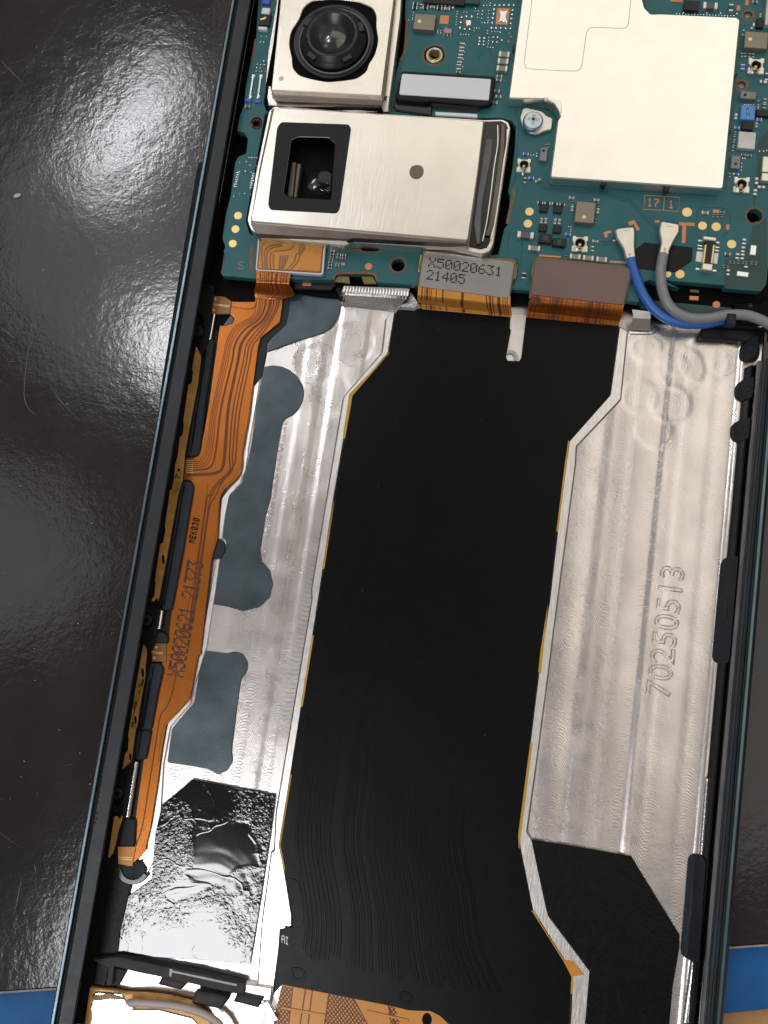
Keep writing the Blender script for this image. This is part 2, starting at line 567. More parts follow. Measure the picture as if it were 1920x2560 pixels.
def smooth_path(P, n=4):
    """Catmull-Rom through world points"""
    Q = [P[0] * 2 - P[1]] + P + [P[-1] * 2 - P[-2]]
    out = []
    for i in range(1, len(Q) - 2):
        a, b, c, d = Q[i - 1:i + 3]
        for k in range(n):
            t = k / n
            out.append(0.5 * ((2 * b) + (c - a) * t + (2 * a - 5 * b + 4 * c - d) * t * t + (3 * b - a - 3 * c + d) * t ** 3))
    out.append(P[-1])
    return out


def ribbon_geo(P, w, lift=0.0, taper=False):
    """strip of width w along world path P with a raised, chamfered back"""
    V, Fc = [], []
    n = len(P)
    for i in range(n):
        t = P[min(i + 1, n - 1)] - P[max(i - 1, 0)]
        s = Vector((-t.y, t.x, 0))
        s = s.normalized() if s.length > 1e-9 else Vector((1, 0, 0))
        k = w / 2 * ((1 - abs(2 * i / (n - 1) - 1) ** 2) * 0.9 + 0.1 if taper else 1)
        V += [P[i] + s * k, P[i] + s * k * 0.7 + Vector((0, 0, lift)), P[i] - s * k * 0.7 + Vector((0, 0, lift)), P[i] - s * k]
    for i in range(n - 1):
        for k in range(3):
            a = i * 4 + k
            Fc.append((a, a + 4, a + 5, a + 1))
    return V, Fc


def ribbon(name, pts, wp, z, m, parent=None, lift=0.003, sm=0, fade=0.0):
    P = [at(u, v, z) for u, v in pts]
    if sm:
        P = smooth_path(P, sm)
    u, v = pts[0]
    V, Fc = ribbon_geo(P, wp * cmpp(u, v, z), lift)
    if fade:
        k = len(P)
        for i in range(k):
            f = min(1, i / (k * fade))
            for j in (1, 2):
                V[i * 4 + j].z = z + lift * f
                V[i * 4 + j] = V[i * 4 + j].lerp(V[i * 4 + (0 if j == 1 else 3)], 0)
            V[i * 4].z = V[i * 4 + 3].z = z - 0.0012 * (1 - f)
            for j in (1, 2):
                V[i * 4 + j].z -= 0.0012 * (1 - f)
    return mesh_obj(name, V, Fc, m, parent)


def tube(name, P, rad, m, parent=None, n=12, cap=True):
    V, Fc = [], []
    L = len(P)
    up = Vector((0, 0, 1))
    for i in range(L):
        t = (P[min(i + 1, L - 1)] - P[max(i - 1, 0)]).normalized()
        s = t.cross(up)
        s = s.normalized() if s.length > 1e-6 else Vector((1, 0, 0))
        q = s.cross(t)
        rr = rad[i] if isinstance(rad, list) else rad
        for k in range(n):
            a = 6.28318 * k / n
            V.append(P[i] + (s * math.cos(a) + q * math.sin(a)) * rr)
    for i in range(L - 1):
        for k in range(n):
            a, b = i * n + k, i * n + (k + 1) % n
            Fc.append((a, b, b + n, a + n))
    if cap:
        Fc.append(tuple(range(n))[::-1])
        Fc.append(tuple((L - 1) * n + k for k in range(n)))
    o = mesh_obj(name, V, Fc, m, parent, smooth=True)
    return o


def box_geo(w, h, z0, z1, bev):
    hw, hh = w / 2, h / 2
    P = [Vector((-hw, -hh, z1)), Vector((hw, -hh, z1)), Vector((hw, hh, z1)), Vector((-hw, hh, z1))]
    return slab_geo(P, z1 - z0, bev)


def chip(name, fr, x, y, w, h, z1, z0, m, parent, ang=0.0, bev=0.004):
    (u, v), = px(fr, (x, y))
    c = at(u, v, z1)
    k = cmpp(u, v, z1) / FR[fr][2]
    V, Fc = box_geo(w * k, h * k, z0 - z1, 0, min(bev, w * k * .2, h * k * .2))
    o = mesh_obj(name, V, Fc, m, None)
    o.location = c
    o.rotation_euler = (0, 0, ang)
    return adopt(o, parent)


SHARED = {}


def shared(key, build):
    if key not in SHARED:
        SHARED[key] = build()
    return SHARED[key]


def put(name, me, loc, parent, ang=0.0):
    o = bpy.data.objects.new(name, me)
    COL.objects.link(o)
    o.location = loc
    o.rotation_euler = (0, 0, ang)
    return adopt(o, parent)


def mesh_only(name, V, Fc, m, smooth=False):
    me = bpy.data.meshes.new(name)
    me.from_pydata([tuple(v) for v in V], [], Fc)
    me.materials.append(M[m])
    if smooth:
        me.polygons.foreach_set("use_smooth", [True] * len(me.polygons))
    return me


def two_terminal(fr, x, y, w, h, z, parent, body='cap_grey', vert=False, ang=0.0, hgt=0.035, name='capacitor'):
    """a soldered chip: ceramic body with a metal terminal at each end; vert = terminals above and below"""
    (u, v), = px(fr, (x, y))
    c = at(u, v, z + hgt)
    c.z = z
    k = cmpp(u, v, z) / FR[fr][2]
    L_, W_ = (h * k, w * k) if vert else (w * k, h * k)
    L_, W_ = round(L_, 3), round(W_, 3)

    def build_body():
        V, Fc = box_geo(L_ * 0.66, W_ * 0.92, 0, hgt * 0.94, 0.003)
        return mesh_only(name, V, Fc, body)

    def build_term():
        V, Fc = box_geo(L_ * 0.24, W_, 0, hgt, 0.004)
        return mesh_only('terminal', V, Fc, 'terminal')
    me = shared(('b', L_, W_, body, hgt, name), build_body)
    mt = shared(('t', L_, W_, hgt), build_term)
    a = ang + (math.pi / 2 if vert else 0)
    o = put(name, me, c, parent, a)
    d = Vector((math.cos(a), math.sin(a), 0)) * L_ * 0.41
    for s in (-1, 1):
        t = bpy.data.objects.new('terminal', mt)
        COL.objects.link(t)
        t.parent = o
        t.location = (s * L_ * 0.41, 0, 0)
    return o


def ball_mesh(rad, m='solder'):
    def b():
        bm = bmesh.new()
        bmesh.ops.create_uvsphere(bm, u_segments=8, v_segments=5, radius=rad)
        for q in bm.verts:
            q.co.z *= 0.6
        me = bpy.data.meshes.new('solder_ball')
        bm.to_mesh(me)
        bm.free()
        me.materials.append(M[m])
        me.polygons.foreach_set("use_smooth", [True] * len(me.polygons))
        return me
    return shared(('ball', round(rad, 4), m), b)


def balls(fr, pts, d, z, parent, name='solder_ball', m='solder'):
    for x, y in pts:
        (u, v), = px(fr, (x, y))
        c = at(u, v, z + 0.004)
        rad = round(d / FR[fr][2] * cmpp(u, v, z) / 2, 3)
        put(name, ball_mesh(rad, m), c, parent)


GLY = {'0': "01110 10001 10011 10101 11001 10001 01110", '1': "00100 01100 00100 00100 00100 00100 01110",
       '2': "01110 10001 00001 00010 00100 01000 11111", '3': "11111 00010 00100 00010 00001 10001 01110",
       '4': "00010 00110 01010 10010 11111 00010 00010", '5': "11111 10000 11110 00001 00001 10001 01110",
       '6': "00110 01000 10000 11110 10001 10001 01110", '7': "11111 00001 00010 00100 01000 01000 01000",
       'X': "10001 10001 01010 00100 01010 10001 10001", 'M': "10001 11011 10101 10101 10001 10001 10001",
       'E': "11111 10000 10000 11110 10000 10000 11111", 'K': "10001 10010 10100 11000 10100 10010 10001",
       'S': "01111 10000 10000 01110 00001 00001 11110", 'A': "01110 10001 10001 11111 10001 10001 10001",
       'I': "01110 00100 00100 00100 00100 00100 01110", 'Z': "11111 00001 00010 00100 01000 10000 11111",
       'H': "10001 10001 10001 11111 10001 10001 10001", 'D': "11110 10001 10001 10001 10001 10001 11110"}


def dots(name, text, fr, first, last, width, height_vec, z, m, parent, size=0.9, squash=1.0):
    """dot-matrix print: centres of first and last character in frame px, height_vec = glyph height (points down the glyph)"""
    n = len(text)
    st = ((last[0] - first[0]) / max(1, n - 1), (last[1] - first[1]) / max(1, n - 1))
    ln = math.hypot(*st) if n > 1 else 1
    ux = (st[0] / ln, st[1] / ln) if n > 1 else (1, 0.08)
    for k, ch in enumerate(text):
        if ch not in GLY:
            continue
        V, Fc = [], []
        cx, cy = first[0] + st[0] * k, first[1] + st[1] * k
        for r_, row in enumerate(GLY[ch].split()):
            for c_, bit in enumerate(row):
                if bit != '1':
                    continue
                fx, fy = (c_ - 2) / 4 * width, (r_ - 3) / 6
                q = (cx + ux[0] * fx + height_vec[0] * fy, cy + ux[1] * fx + height_vec[1] * fy)
                hx = width / 4 * size / 2
                hy = size / 12 * squash
                b = len(V)
                for sx, sy in ((-1, -.6), (-.6, -1), (.6, -1), (1, -.6), (1, .6), (.6, 1), (-.6, 1), (-1, .6)):
                    (u, v), = px(fr, (q[0] + ux[0] * hx * sx + height_vec[0] * hy * sy, q[1] + ux[1] * hx * sx + height_vec[1] * hy * sy))
                    V.append(at(u, v, z))
                f = tuple(range(b, b + 8))
                Fc.append(f if (V[b + 2] - V[b]).cross(V[b + 4] - V[b]).z > 0 else f[::-1])
        mesh_obj(name, V, Fc, m, parent)

# ------------------------------------------------------------------ bench
def struct(o):
    o['kind'] = 'structure'
    return o


# wooden worktop, blue cutting mat, dark bench mat on top of each other
wood = struct(mesh_obj('desk', *slab_geo([Vector((-60, -60, -0.62)), Vector((60, -60, -0.62)), Vector((60, 60, -0.62)), Vector((-60, 60, -0.62))], 3, 0.1), 'wood'))
bl = [at(u, v, -0.52) for u, v in px('S', (-700, 2790), (1810, 2536), (2500, 2462), (2500, 1700), (-700, 1700))]
o = mesh_obj('blue_mat', *slab_geo(bl, 0.1, 0.02), 'blue')
o['label'] = 'blue rubber mat showing under the lower edge of the scratched dark mat'
o['category'] = 'mat'
edge = [at(u, v, -0.30) for u, v in px('S', (-2600, 2640), (0, 2479), (136, 2470), (1835, 2366), (1925, 2360), (4600, 2200))]
far = [Vector((28, 34, -0.3)), Vector((-28, 34, -0.3))]
matP = ccw(edge + far)
bm_root = thing('bench_mat', 'scratched dark brown mat under the opened phone', 'mat', at(200, 1300, -0.4))
V, Fc = slab_geo(matP, 0.17, 0.012)
mesh_obj('mat_top', V, Fc, 'mat', bm_root)
eb = [q - Vector((0, 0.004, 0.014)) for q in edge]
V = []
Fc = []
for q in eb:
    V += [q + Vector((0, -0.022, 0)), q + Vector((0, -0.03, -0.10)), q + Vector((0, 0.002, 0.009))]
for i in range(len(eb) - 1):
    a = i * 3
    Fc += [(a + 1, a + 4, a + 3, a), (a, a + 3, a + 5, a + 2)]
mesh_obj('cut_edge', V, Fc, 'mat_edge', bm_root)
# scratches: hair-thin slivers
V, Fc = [], []


def sliver(P, w):
    global V, Fc
    v_, f_ = ribbon_geo(P, w, 0.0004, taper=True)
    b = len(V)
    V += v_
    Fc += [tuple(q + b for q in f) for f in f_]


for k in range(90):
    u, v = RND.uniform(-30, 520), RND.uniform(-20, 2450)
    a = RND.choice([RND.gauss(0.35, 0.3), RND.gauss(-0.9, 0.35), RND.uniform(0, 3.14)])
    ln = RND.choice([0.04, 0.07, 0.12, 0.2, 0.45]) * RND.uniform(0.6, 1.5)
    c = at(u, v, -0.2995)
    bend = RND.uniform(-0.35, 0.35)
    P = [c + Vector((math.cos(a + bend * t), math.sin(a + bend * t), 0)) * ln * (t - 0.5) for t in [i / 6 for i in range(7)]]
    sliver(P, RND.uniform(0.0018, 0.0042))
for pts in ([(85, 775), (60, 985), (95, 1045)], [(0, 150), (60, 210)], [(0, 815), (35, 846)], [(125, 960), (150, 1000), (195, 1048)], [(20, 905), (40, 903)],
            [(180, 1000), (300, 1022), (378, 1042)], [(210, 900), (232, 945)], [(196, 1275), (225, 1275)], [(330, 172), (390, 162)], [(40, 740), (34, 755)],
            [(160, 375), (150, 382)], [(86, 2160), (90, 2183)], [(55, 2190), (35, 2290)], [(240, 330), (238, 380), (262, 418)], [(415, 283), (470, 340), (492, 352)]):
    P = smooth_path([at(u, v, -0.2995) for u, v in pts], 5)
    sliver(P, 0.009)
o = mesh_obj('scratches', V, Fc, 'scratch', bm_root)
o['kind'] = 'stuff'
sp = []
V, Fc = [], []
for k in range(90):
    c = at(RND.uniform(-20, 480), RND.uniform(-20, 2440), -0.2992)
    r_ = RND.uniform(0.003, 0.009)
    b = len(V)
    V += [c + Vector((math.cos(a) * r_, math.sin(a) * r_ * RND.uniform(.5, 1), 0)) for a in [i * 1.0472 for i in range(6)]] + [c + Vector((0, 0, r_ * .5))]
    Fc += [(b + i, b + (i + 1) % 6, b + 6) for i in range(6)]
o = mesh_obj('dust', V, Fc, 'speck', bm_root)
o['kind'] = 'stuff'
c = at(43, 489, -0.29)
bm = bmesh.new()
bmesh.ops.create_icosphere(bm, subdivisions=2, radius=0.045)
for q in bm.verts:
    q.co = Vector((q.co.x * 1.15, q.co.y * 0.62, q.co.z * 0.35)) * (1 + RND.uniform(-.08, .08))
me = bpy.data.meshes.new('crumb')
bm.to_mesh(me)
bm.free()
me.materials.append(M['speck'])
o = bpy.data.objects.new('crumb', me)
COL.objects.link(o)
o.location = c
o.rotation_euler = (0, 0, 0.4)
o['label'] = 'tiny white crumb lying alone on the dark mat left of the phone'
o['category'] = 'crumb'

# ------------------------------------------------------------------ phone frame
frame = thing('phone_frame', 'dark navy phone body with bare milled metal floor and raised side rails', 'phone frame', at(960, 1500, -0.28))


def rail(name, a, b, prof, m, zref):
    """extrude a cross-section (offset towards the phone's inside, z) along the line between two photo pixels at height zref"""
    A, B = at(a[0], a[1], zref), at(b[0], b[1], zref)
    t = (B - A).normalized()
    s = Vector((-t.y, t.x, 0))           # left of travel from top to bottom = phone's inside for the left rail
    A = A - t * 1.2
    B = B + t * 1.6
    n = 40
    V, Fc = [], []
    for i in range(n + 1):
        p = A.lerp(B, i / n)
        for d, z in prof:
            V.append(Vector((p.x, p.y, 0)) + s * d + Vector((0, 0, z)))
    k = len(prof)
    for i in range(n):
        for j in range(k - 1):
            q = i * k + j
            Fc.append((q, q + k, q + k + 1, q + 1))
    return mesh_obj(name, V, Fc, m, frame)


LA, LB = (580, 0), (127, 2560)
RA, RB = (1918, 1170), (1800, 2560)
ZR = 0.45
body_l = [(-0.0, -0.29), (-0.03, -0.2), (-0.055, -0.05), (-0.06, 0.1), (-0.05, 0.25), (-0.035, 0.38), (-0.012, 0.438), (0.0, 0.444)]
rail('side_rail', LA, LB, body_l, 'rail', ZR)
P0, P1 = at(505, 410, .2), at(408, 1000, .2)
V, Fc = [], []
for i in range(13):
    t = i / 12
    q = P0.lerp(P1, t)
    k = 0.016 * (1 - abs(2 * t - 1) ** 14) + 0.002
    for d, z in ((0.06, -.12), (-k * .5, -.1), (-k, 0), (-k, .14), (-k * .5, .22), (0.06, .24)):
        V.append(Vector((q.x - 0.036 + d, q.y, z)))
for i in range(12):
    for j in range(5):
        a_ = i * 6 + j
        Fc.append((a_, a_ + 6, a_ + 7, a_ + 1))
mesh_obj('side_button', V, Fc, 'rail', frame, smooth=True)
rail('edge_trim', LA, LB, [(0.0, 0.444), (0.004, 0.452), (0.026, 0.452), (0.032, 0.444)], 'trim', ZR)
rail('side_rail', LA, LB, [(0.032, 0.444), (0.034, 0.405), (0.05, 0.405), (0.052, 0.43), (0.058, 0.434), (0.066, 0.426), (0.07, 0.418), (0.205, 0.412), (0.214, 0.402), (0.214, 0.385), (0.12, 0.30), (0.06, 0.03), (0.06, -0.1)], 'rail', ZR)
body_r = [(0.0, 0.444), (0.012, 0.438), (0.05, 0.38), (0.085, 0.25), (0.10, 0.1), (0.095, -0.05), (0.07, -0.2), (0.02, -0.29)]
rail('side_rail', RA, RB, body_r, 'rail', ZR)
rail('edge_trim', RA, RB, [(-0.034, 0.444), (-0.028, 0.452), (-0.004, 0.452), (0.0, 0.444)], 'trim', ZR)
rail('side_rail', RA, RB, [(-0.122, 0.35), (-0.122, 0.40), (-0.114, 0.41), (-0.09, 0.412), (-0.084, 0.424), (-0.074, 0.43), (-0.068, 0.426), (-0.062, 0.405), (-0.052, 0.405), (-0.048, 0.432), (-0.04, 0.432), (-0.034, 0.444)], 'rail', ZR)
rail('side_ledge', RA, RB, [(-0.15, 0.315), (-0.146, 0.33), (-0.130, 0.345), (-0.122, 0.345)], 'ledge', ZR)
rail('inner_wall', RA, RB, [(-0.215, -0.03), (-0.205, 0.03), (-0.192, 0.10), (-0.172, 0.175), (-0.158, 0.19), (-0.150, 0.185), (-0.14, 0.14), (-0.135, 0.26), (-0.15, 0.29), (-0.15, 0.315)], 'black_gloss', ZR)
# glint rod along the right wall (ribbed bright edge)
for y0, y1 in (((1803, 1655), (1795, 1760)), ((1768, 1945), (1753, 2140))):
    P = [at(y0[0], y0[1], 0.06).lerp(at(y1[0], y1[1], 0.06), i / 24) for i in range(25)]
    rr = [0.022 + (0.005 if i % 2 else 0) for i in range(25)]
    tube('bright_edge', P, rr, 'bright', frame, n=8)
for y0, y1 in (((1745, 2320), (1712, 2560)),):
    P = [at(y0[0], y0[1], 0.06).lerp(at(y1[0], y1[1], 0.06), i / 30) for i in range(31)]
    tube('bright_edge', P, [0.03 + (0.006 if i % 2 else 0) for i in range(31)], 'bright', frame, n=8)
# glue beads on the left ledge
V, Fc = [], []
bmz = bmesh.new()
for k in range(120):
    t = RND.random() ** 0.8
    u0, v0 = 272 - t * 50, 1800 + t * 290
    u, v = u0 + RND.gauss(0, 5.5), v0 + RND.gauss(0, 8)
    c = at(u, v, 0.414)
    r_ = RND.choice([0.006, 0.008, 0.010, 0.013])
    mt = Matrix.Translation(c) @ Matrix.Diagonal((1, 1, 0.7, 1))
    bmesh.ops.create_uvsphere(bmz, u_segments=8, v_segments=5, radius=r_, matrix=mt)
me = bpy.data.meshes.new('glue_beads')
bmz.to_mesh(me)
bmz.free()
me.materials.append(M['black_gloss'])
me.polygons.foreach_set("use_smooth", [True] * len(me.polygons))
o = bpy.data.objects.new('glue_beads', me)
COL.objects.link(o)
o['kind'] = 'stuff'
adopt(o, frame)

# milled floor: a height field with lanes, pockets and lips
xl, xr = at(470, 1180, 0).x - 0.12, at(1842, 1243, 0).x + 0.12
yt, yb = at(1000, 690, 0).y, at(1000, 2790, 0).y
nx, ny = 300, 350
X, Y = np.meshgrid(np.linspace(xl, xr, nx), np.linspace(yb, yt, ny))


def sst(t):
    t = np.clip(t, 0, 1)
    return t * t * (3 - 2 * t)


Z = np.zeros_like(X)
lanes = [(1512, .010), (1566, -.004), (1651, .011), (1699, -.006), (1768, .008), (1826, .03)]
for u, dz in lanes:
    c = at(u, 1160, 0)
    c2 = at(u - 0.0, 1160, 0)
    Z += dz * sst((X - c.x) / (0.05 if u in (1651, 1826) else 0.13) + .5)
Z += 0.004 * np.sin((X - at(1430, 1160, 0).x) * 11) * (X > at(1430, 1160, 0).x)


def lane_floor(x0):
    return 0


pockets = [(px('m', (750, 830)), 250, .022, 0), (px('m', (330, 1130)), 190, .014, 0), (px('m', (650, 1200)), 210, .018, 0), (px('m', (480, 1480)), 190, .016, 0),
           (px('m', (400, 620)), 170, .02, 0), (px('m', (1000, 760)), 260, .012, 0), (px('m', (720, 800)), 120, .012, 0), (px('m', (1180, 760)), 150, .008, 0),
           (px('p', (930, 1180)), 200, .006, 0), (px('p', (800, 860)), 210, .007, 0), (px('p', (1150, 640)), 220, .008, 0), (px('p', (700, 820)), 150, .006, 0)]
CENTRES = []
for (c_, ), rp, dep, _ in pockets:
    c = at(c_[0], c_[1], 0)
    r_ = rp / 4.12 * cmpp(c_[0], c_[1], 0)
    d = np.sqrt((X - c.x) ** 2 + (Y - c.y) ** 2)
    Z -= 0.36 * dep * sst((r_ - d) / 0.07 + .5) * np.where(d < r_ + .1, 1, 1)
    CENTRES.append((c.x, c.y, r_))
# shallow lanes on the left strip
for u, dz in ((700, .004), (745, -.006), (775, .006)):
    c = at(u, 1300, 0)
    Z += dz * sst((X - c.x) / 0.06 + .5) * (X < at(850, 1300, 0).x)
rs = np.random.RandomState(3)
low = rs.rand(14, 12)
yy = np.linspace(0, 12.99, ny)
xx = np.linspace(0, 10.99, nx)
yi, xi = yy.astype(int), xx.astype(int)
fy, fx_ = sst(yy - yi)[:, None], sst(xx - xi)[None, :]
nzv = (low[yi][:, xi] * (1 - fy) * (1 - fx_) + low[yi + 1][:, xi] * fy * (1 - fx_) + low[yi][:, xi + 1] * (1 - fy) * fx_ + low[yi + 1][:, xi + 1] * fy * fx_)
Z += (nzv - .5) * 0.010
Z -= 0.012
add_milling(M['plate'], 0.34, 0.033, 0.00026, CENTRES)
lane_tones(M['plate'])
add_milling(M['panel'], 0.9, 0.037, 0.00012)
V = np.stack([X.ravel(), Y.ravel(), Z.ravel()], 1)
idx = np.arange(nx * ny).reshape(ny, nx)
Fq = np.stack([idx[:-1, :-1].ravel(), idx[:-1, 1:].ravel(), idx[1:, 1:].ravel(), idx[1:, :-1].ravel()], 1)
me = bpy.data.meshes.new('milled_floor')
me.from_pydata(V.tolist(), [], Fq.tolist())
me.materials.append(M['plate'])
me.polygons.foreach_set("use_smooth", [True] * len(me.polygons))
o = bpy.data.objects.new('milled_floor', me)
COL.objects.link(o)
adopt(o, frame)

# tool marks scored into the floor: arcs round the pocket centres, ticks beside the painted insets
V, Fc = [], []
V2, F2 = [], []


def score(P, w, dark):
    v_, f_ = ribbon_geo(P, w, 0.0006, taper=True)
    tv, tf = (V, Fc) if dark else (V2, F2)
    b = len(tv)
    tv.extend(v_)
    tf.extend([tuple(q + b for q in f) for f in f_])


for i, (cx, cy, r_) in enumerate(CENTRES):
    for k in range(22 if i >= 8 else 4):
        rr = r_ * RND.uniform(.25, 1.15)
        a0 = RND.uniform(0, 6.28)
        da = RND.uniform(.3, 1.3)
        P = [Vector((cx + math.cos(a0 + da * t / 8) * rr, cy + math.sin(a0 + da * t / 8) * rr, 0)) for t in range(9)]
        for q in P:
            j = int(min(nx - 2, max(0, (q.x - xl) / (xr - xl) * (nx - 1))))
            l_ = int(min(ny - 2, max(0, (q.y - yb) / (yt - yb) * (ny - 1))))
            q.z = float(Z[l_:l_ + 2, j:j + 2].max()) + .0012
        score(P, RND.uniform(.003, .007), RND.random() < .3)
for a, b, n_ in (((455, 1440), (325, 2212), 46),):
    for k in range(n_):
        t = k / n_
        x, y = a[0] + (b[0] - a[0]) * t, a[1] + (b[1] - a[1]) * t
        q = px('p', (x, y), (x + 26 + RND.uniform(-8, 12), y + 14 + RND.uniform(-6, 6)))
        score([at(u, v, .0015).lerp(at(*q[1], .0015), s_ / 4) if s_ else at(*q[0], .0015) for s_ in range(5) for u, v in [q[0]]], .007, True)
for k in range(46):
    t = k / 46
    x, y = px('G', (1040 - t * 90, 20 + t * 520))[0]
    score([at(x + s_ * 3, y + s_ * 1.6, .0015) for s_ in range(5)], .006, True)
for k in range(60):
    t = k / 60
    x, y = 884 - t * 140, 1130 + t * 680
    x -= 55
    score([at(x + s_ * 7, y + 3 - (s_ - 3) ** 2 * .9, .002) for s_ in range(7)], .005, k % 3 == 0)
for u0, u1, n_ in ((1572, 1500, 190), (1495, 1405, 150), (1450, 1345, 150), (1656, 1535, 230)):
    for k in range(n_):
        t = RND.random()
        u, v = u0 + (u1 - u0) * t + RND.gauss(0, 6), 1120 + 960 * t
        c = at(u, v, 0)
        j = int(min(nx - 2, max(0, (c.x - xl) / (xr - xl) * (nx - 1))))
        l_ = int(min(ny - 2, max(0, (c.y - yb) / (yt - yb) * (ny - 1))))
        c.z = float(Z[l_:l_ + 2, j:j + 2].max()) + .001
        a = RND.gauss(.25, .35)
        ln = RND.uniform(.03, .09)
        score([c + Vector((math.cos(a + .3 * q), math.sin(a + .3 * q), 0)) * ln * q for q in (-.5, -.25, 0, .25, .5)], RND.uniform(.003, .006), RND.random() < .22)
for vv, ff, mm in ((V, Fc, 'seam'), (V2, F2, 'bright')):
    o = mesh_obj('tool_marks', vv, ff, mm, frame)
    o['kind'] = 'stuff'

# black tray under the circuit board and under the side keys
slab('tray', px('S', (668, -160), (2080, -160), (1990, 800), (1880, 818), (1620, 800), (1560, 770), (870, 745), (800, 740), (700, 725), (530, 690), (560, 520), (596, 300)), 0.05, 0.3, 'deep', frame, bev=0)
slab('side_channel', px('e', (300, 300), (470, 330), (590, 530), (640, 700)) + px('S', (545, 880), (498, 1130), (505, 1220), (470, 1400), (440, 1620), (395, 1850), (365, 2060), (330, 2200), (300, 2330), (275, 2560), (180, 2560), (240, 2100), (330, 1500), (400, 1080)), 0.035, 0.2, 'black', frame, bev=0.004)
slab('side_channel', px('S', (505, 690), (640, 700), (640, 800), (575, 790), (545, 830), (515, 780)), 0.042, 0.2, 'deep', frame, bev=0.004)
slab('inner_bracket', px('e', (330, 360), (470, 400), (440, 640), (430, 860), (360, 1000), (330, 930), (380, 800), (370, 680), (320, 600)), 0.10, 0.1, 'black', frame, bev=0.006)
slab('inner_bracket', px('f', (300, 1150), (420, 1190), (400, 1370), (370, 1470), (330, 1560), (240, 1440), (240, 1400)), 0.10, 0.1, 'black', frame, bev=0.006)
slab('inner_bracket', px('g', (350, 850), (530, 690), (470, 1190), (400, 1160), (330, 1130)), 0.10, 0.1, 'black', frame, bev=0.006)

# channel lips either side of the black cable
lipR = px('F', (800, 262), (790, 330), (745, 660), (510, 925)) + px('H', (490, 0), (440, 400), (395, 790), (345, 1106)) + px('J', (220, 1106)) + px('L', (225, 90), (297, 450), (480, 740), (528, 832), (515, 1106), (505, 1300)) + \
    px('L', (608, 1300), (615, 1106), (640, 800), (400, 480), (385, 420), (305, 45)) + px('J', (275, 1106), (345, 600), (415, 60)) + px('H', (430, 950), (490, 500), (555, 0)) + px('F', (560, 960), (815, 690), (855, 290))
slab('channel_lip', lipR, 0.03, 0.09, 'ridge', frame, bev=0.018, r=0.02)
lipL = px('N', (600, 165), (565, 380), (375, 600), (335, 825), (280, 1150), (205, 1650)) + px('O', (185, 900), (125, 1270), (150, 1395)) + px('M', (210, 480), (210, 545), (150, 570), (105, 920), (85, 1000)) + \
    px('M', (0, 960), (30, 520), (85, 110)) + px('O', (90, 1300), (100, 1100), (285, 0)) + px('N', (160, 1600), (325, 605), (525, 375), (545, 200), (575, 165))
slab('channel_lip', lipL, 0.03, 0.09, 'ridge', frame, bev=0.018, r=0.02)

# pale edge of the floor showing beside the side-key cable
slab('floor_edge', px('p', (128, 1100), (205, 1010), (165, 1280), (110, 1600), (80, 1800), (60, 1950), (10, 2060)) + px('G', (835, 110), (770, 180), (745, 300), (735, 380), (715, 550), (695, 700), (640, 1050)) +
     px('I', (800, 260), (775, 370), (660, 500), (620, 720), (610, 900), (600, 1106)) + px('K', (885, 170), (830, 280), (770, 260), (850, 110), (845, 0)) + px('I', (560, 1000), (600, 700), (640, 480), (770, 330), (820, 0)) + px('G', (600, 1060), (690, 560), (720, 200), (830, 60)) + px('p', (0, 1950), (60, 1500)), 0.012, 0.05, 'ridge', frame, bev=0.008, r=0.01)

# dark painted insets of the floor
slab('dark_inset', px('n', (470, 640), (1000, 590), (1025, 640), (1040, 790), (1020, 880), (960, 980), (870, 1040), (760, 1080), (640, 1110), (270, 1244), (250, 1200), (330, 1090), (430, 1000), (480, 860)), 0.012, 0.05, 'panel', frame, bev=0.004, r=0.04, seg=5)
slab('cable_seat', px('n', (440, 690), (512, 690), (512, 800), (480, 960), (420, 1020), (290, 1120)) + px('p', (265, 760), (222, 985), (130, 1095), (190, 620), (400, 450)), 0.018, 0.05, 'rubber', frame, bev=0.006, r=0.03)
slab('dark_inset', px('p', (240, 890), (340, 872), (430, 885), (510, 920), (590, 985), (640, 1070), (655, 1150), (640, 1240), (600, 1320), (540, 1380), (460, 1420), (430, 1480), (380, 1760), (315, 2212)) +
     px('G', (975, 300), (945, 500), (955, 560), (1000, 610), (1020, 690), (1000, 770), (940, 825), (850, 848), (760, 822), (660, 805), (700, 560), (745, 520), (750, 440), (725, 420), (770, 185), (840, 110), (872, 0)) + px('p', (110, 1700), (170, 1280)), 0.006, 0.05, 'panel', frame, bev=0.004, r=0.02)
slab('dark_inset', px('I', (850, 60), (985, 78), (1030, 66), (1075, 80), (1105, 130), (1100, 180), (1065, 225), (1040, 400), (1010, 640), (1018, 700), (985, 755), (930, 778), (885, 745), (790, 728), (640, 705), (668, 510), (795, 360), (818, 220)), 0.006, 0.05, 'panel', frame, bev=0.004, r=0.03)
slab('notch_pad', px('G', (655, 430), (720, 428), (742, 460), (742, 500), (722, 545), (650, 552)), 0.02, 0.04, 'rubber', frame, bev=0.005, r=0.03)
slab('key_pad', px('e', (500, 740), (480, 700), (500, 640), (560, 635), (600, 640), (645, 685), (610, 735), (545, 742)), 0.038, 0.02, 'panel', frame, bev=0.006, r=0.04)


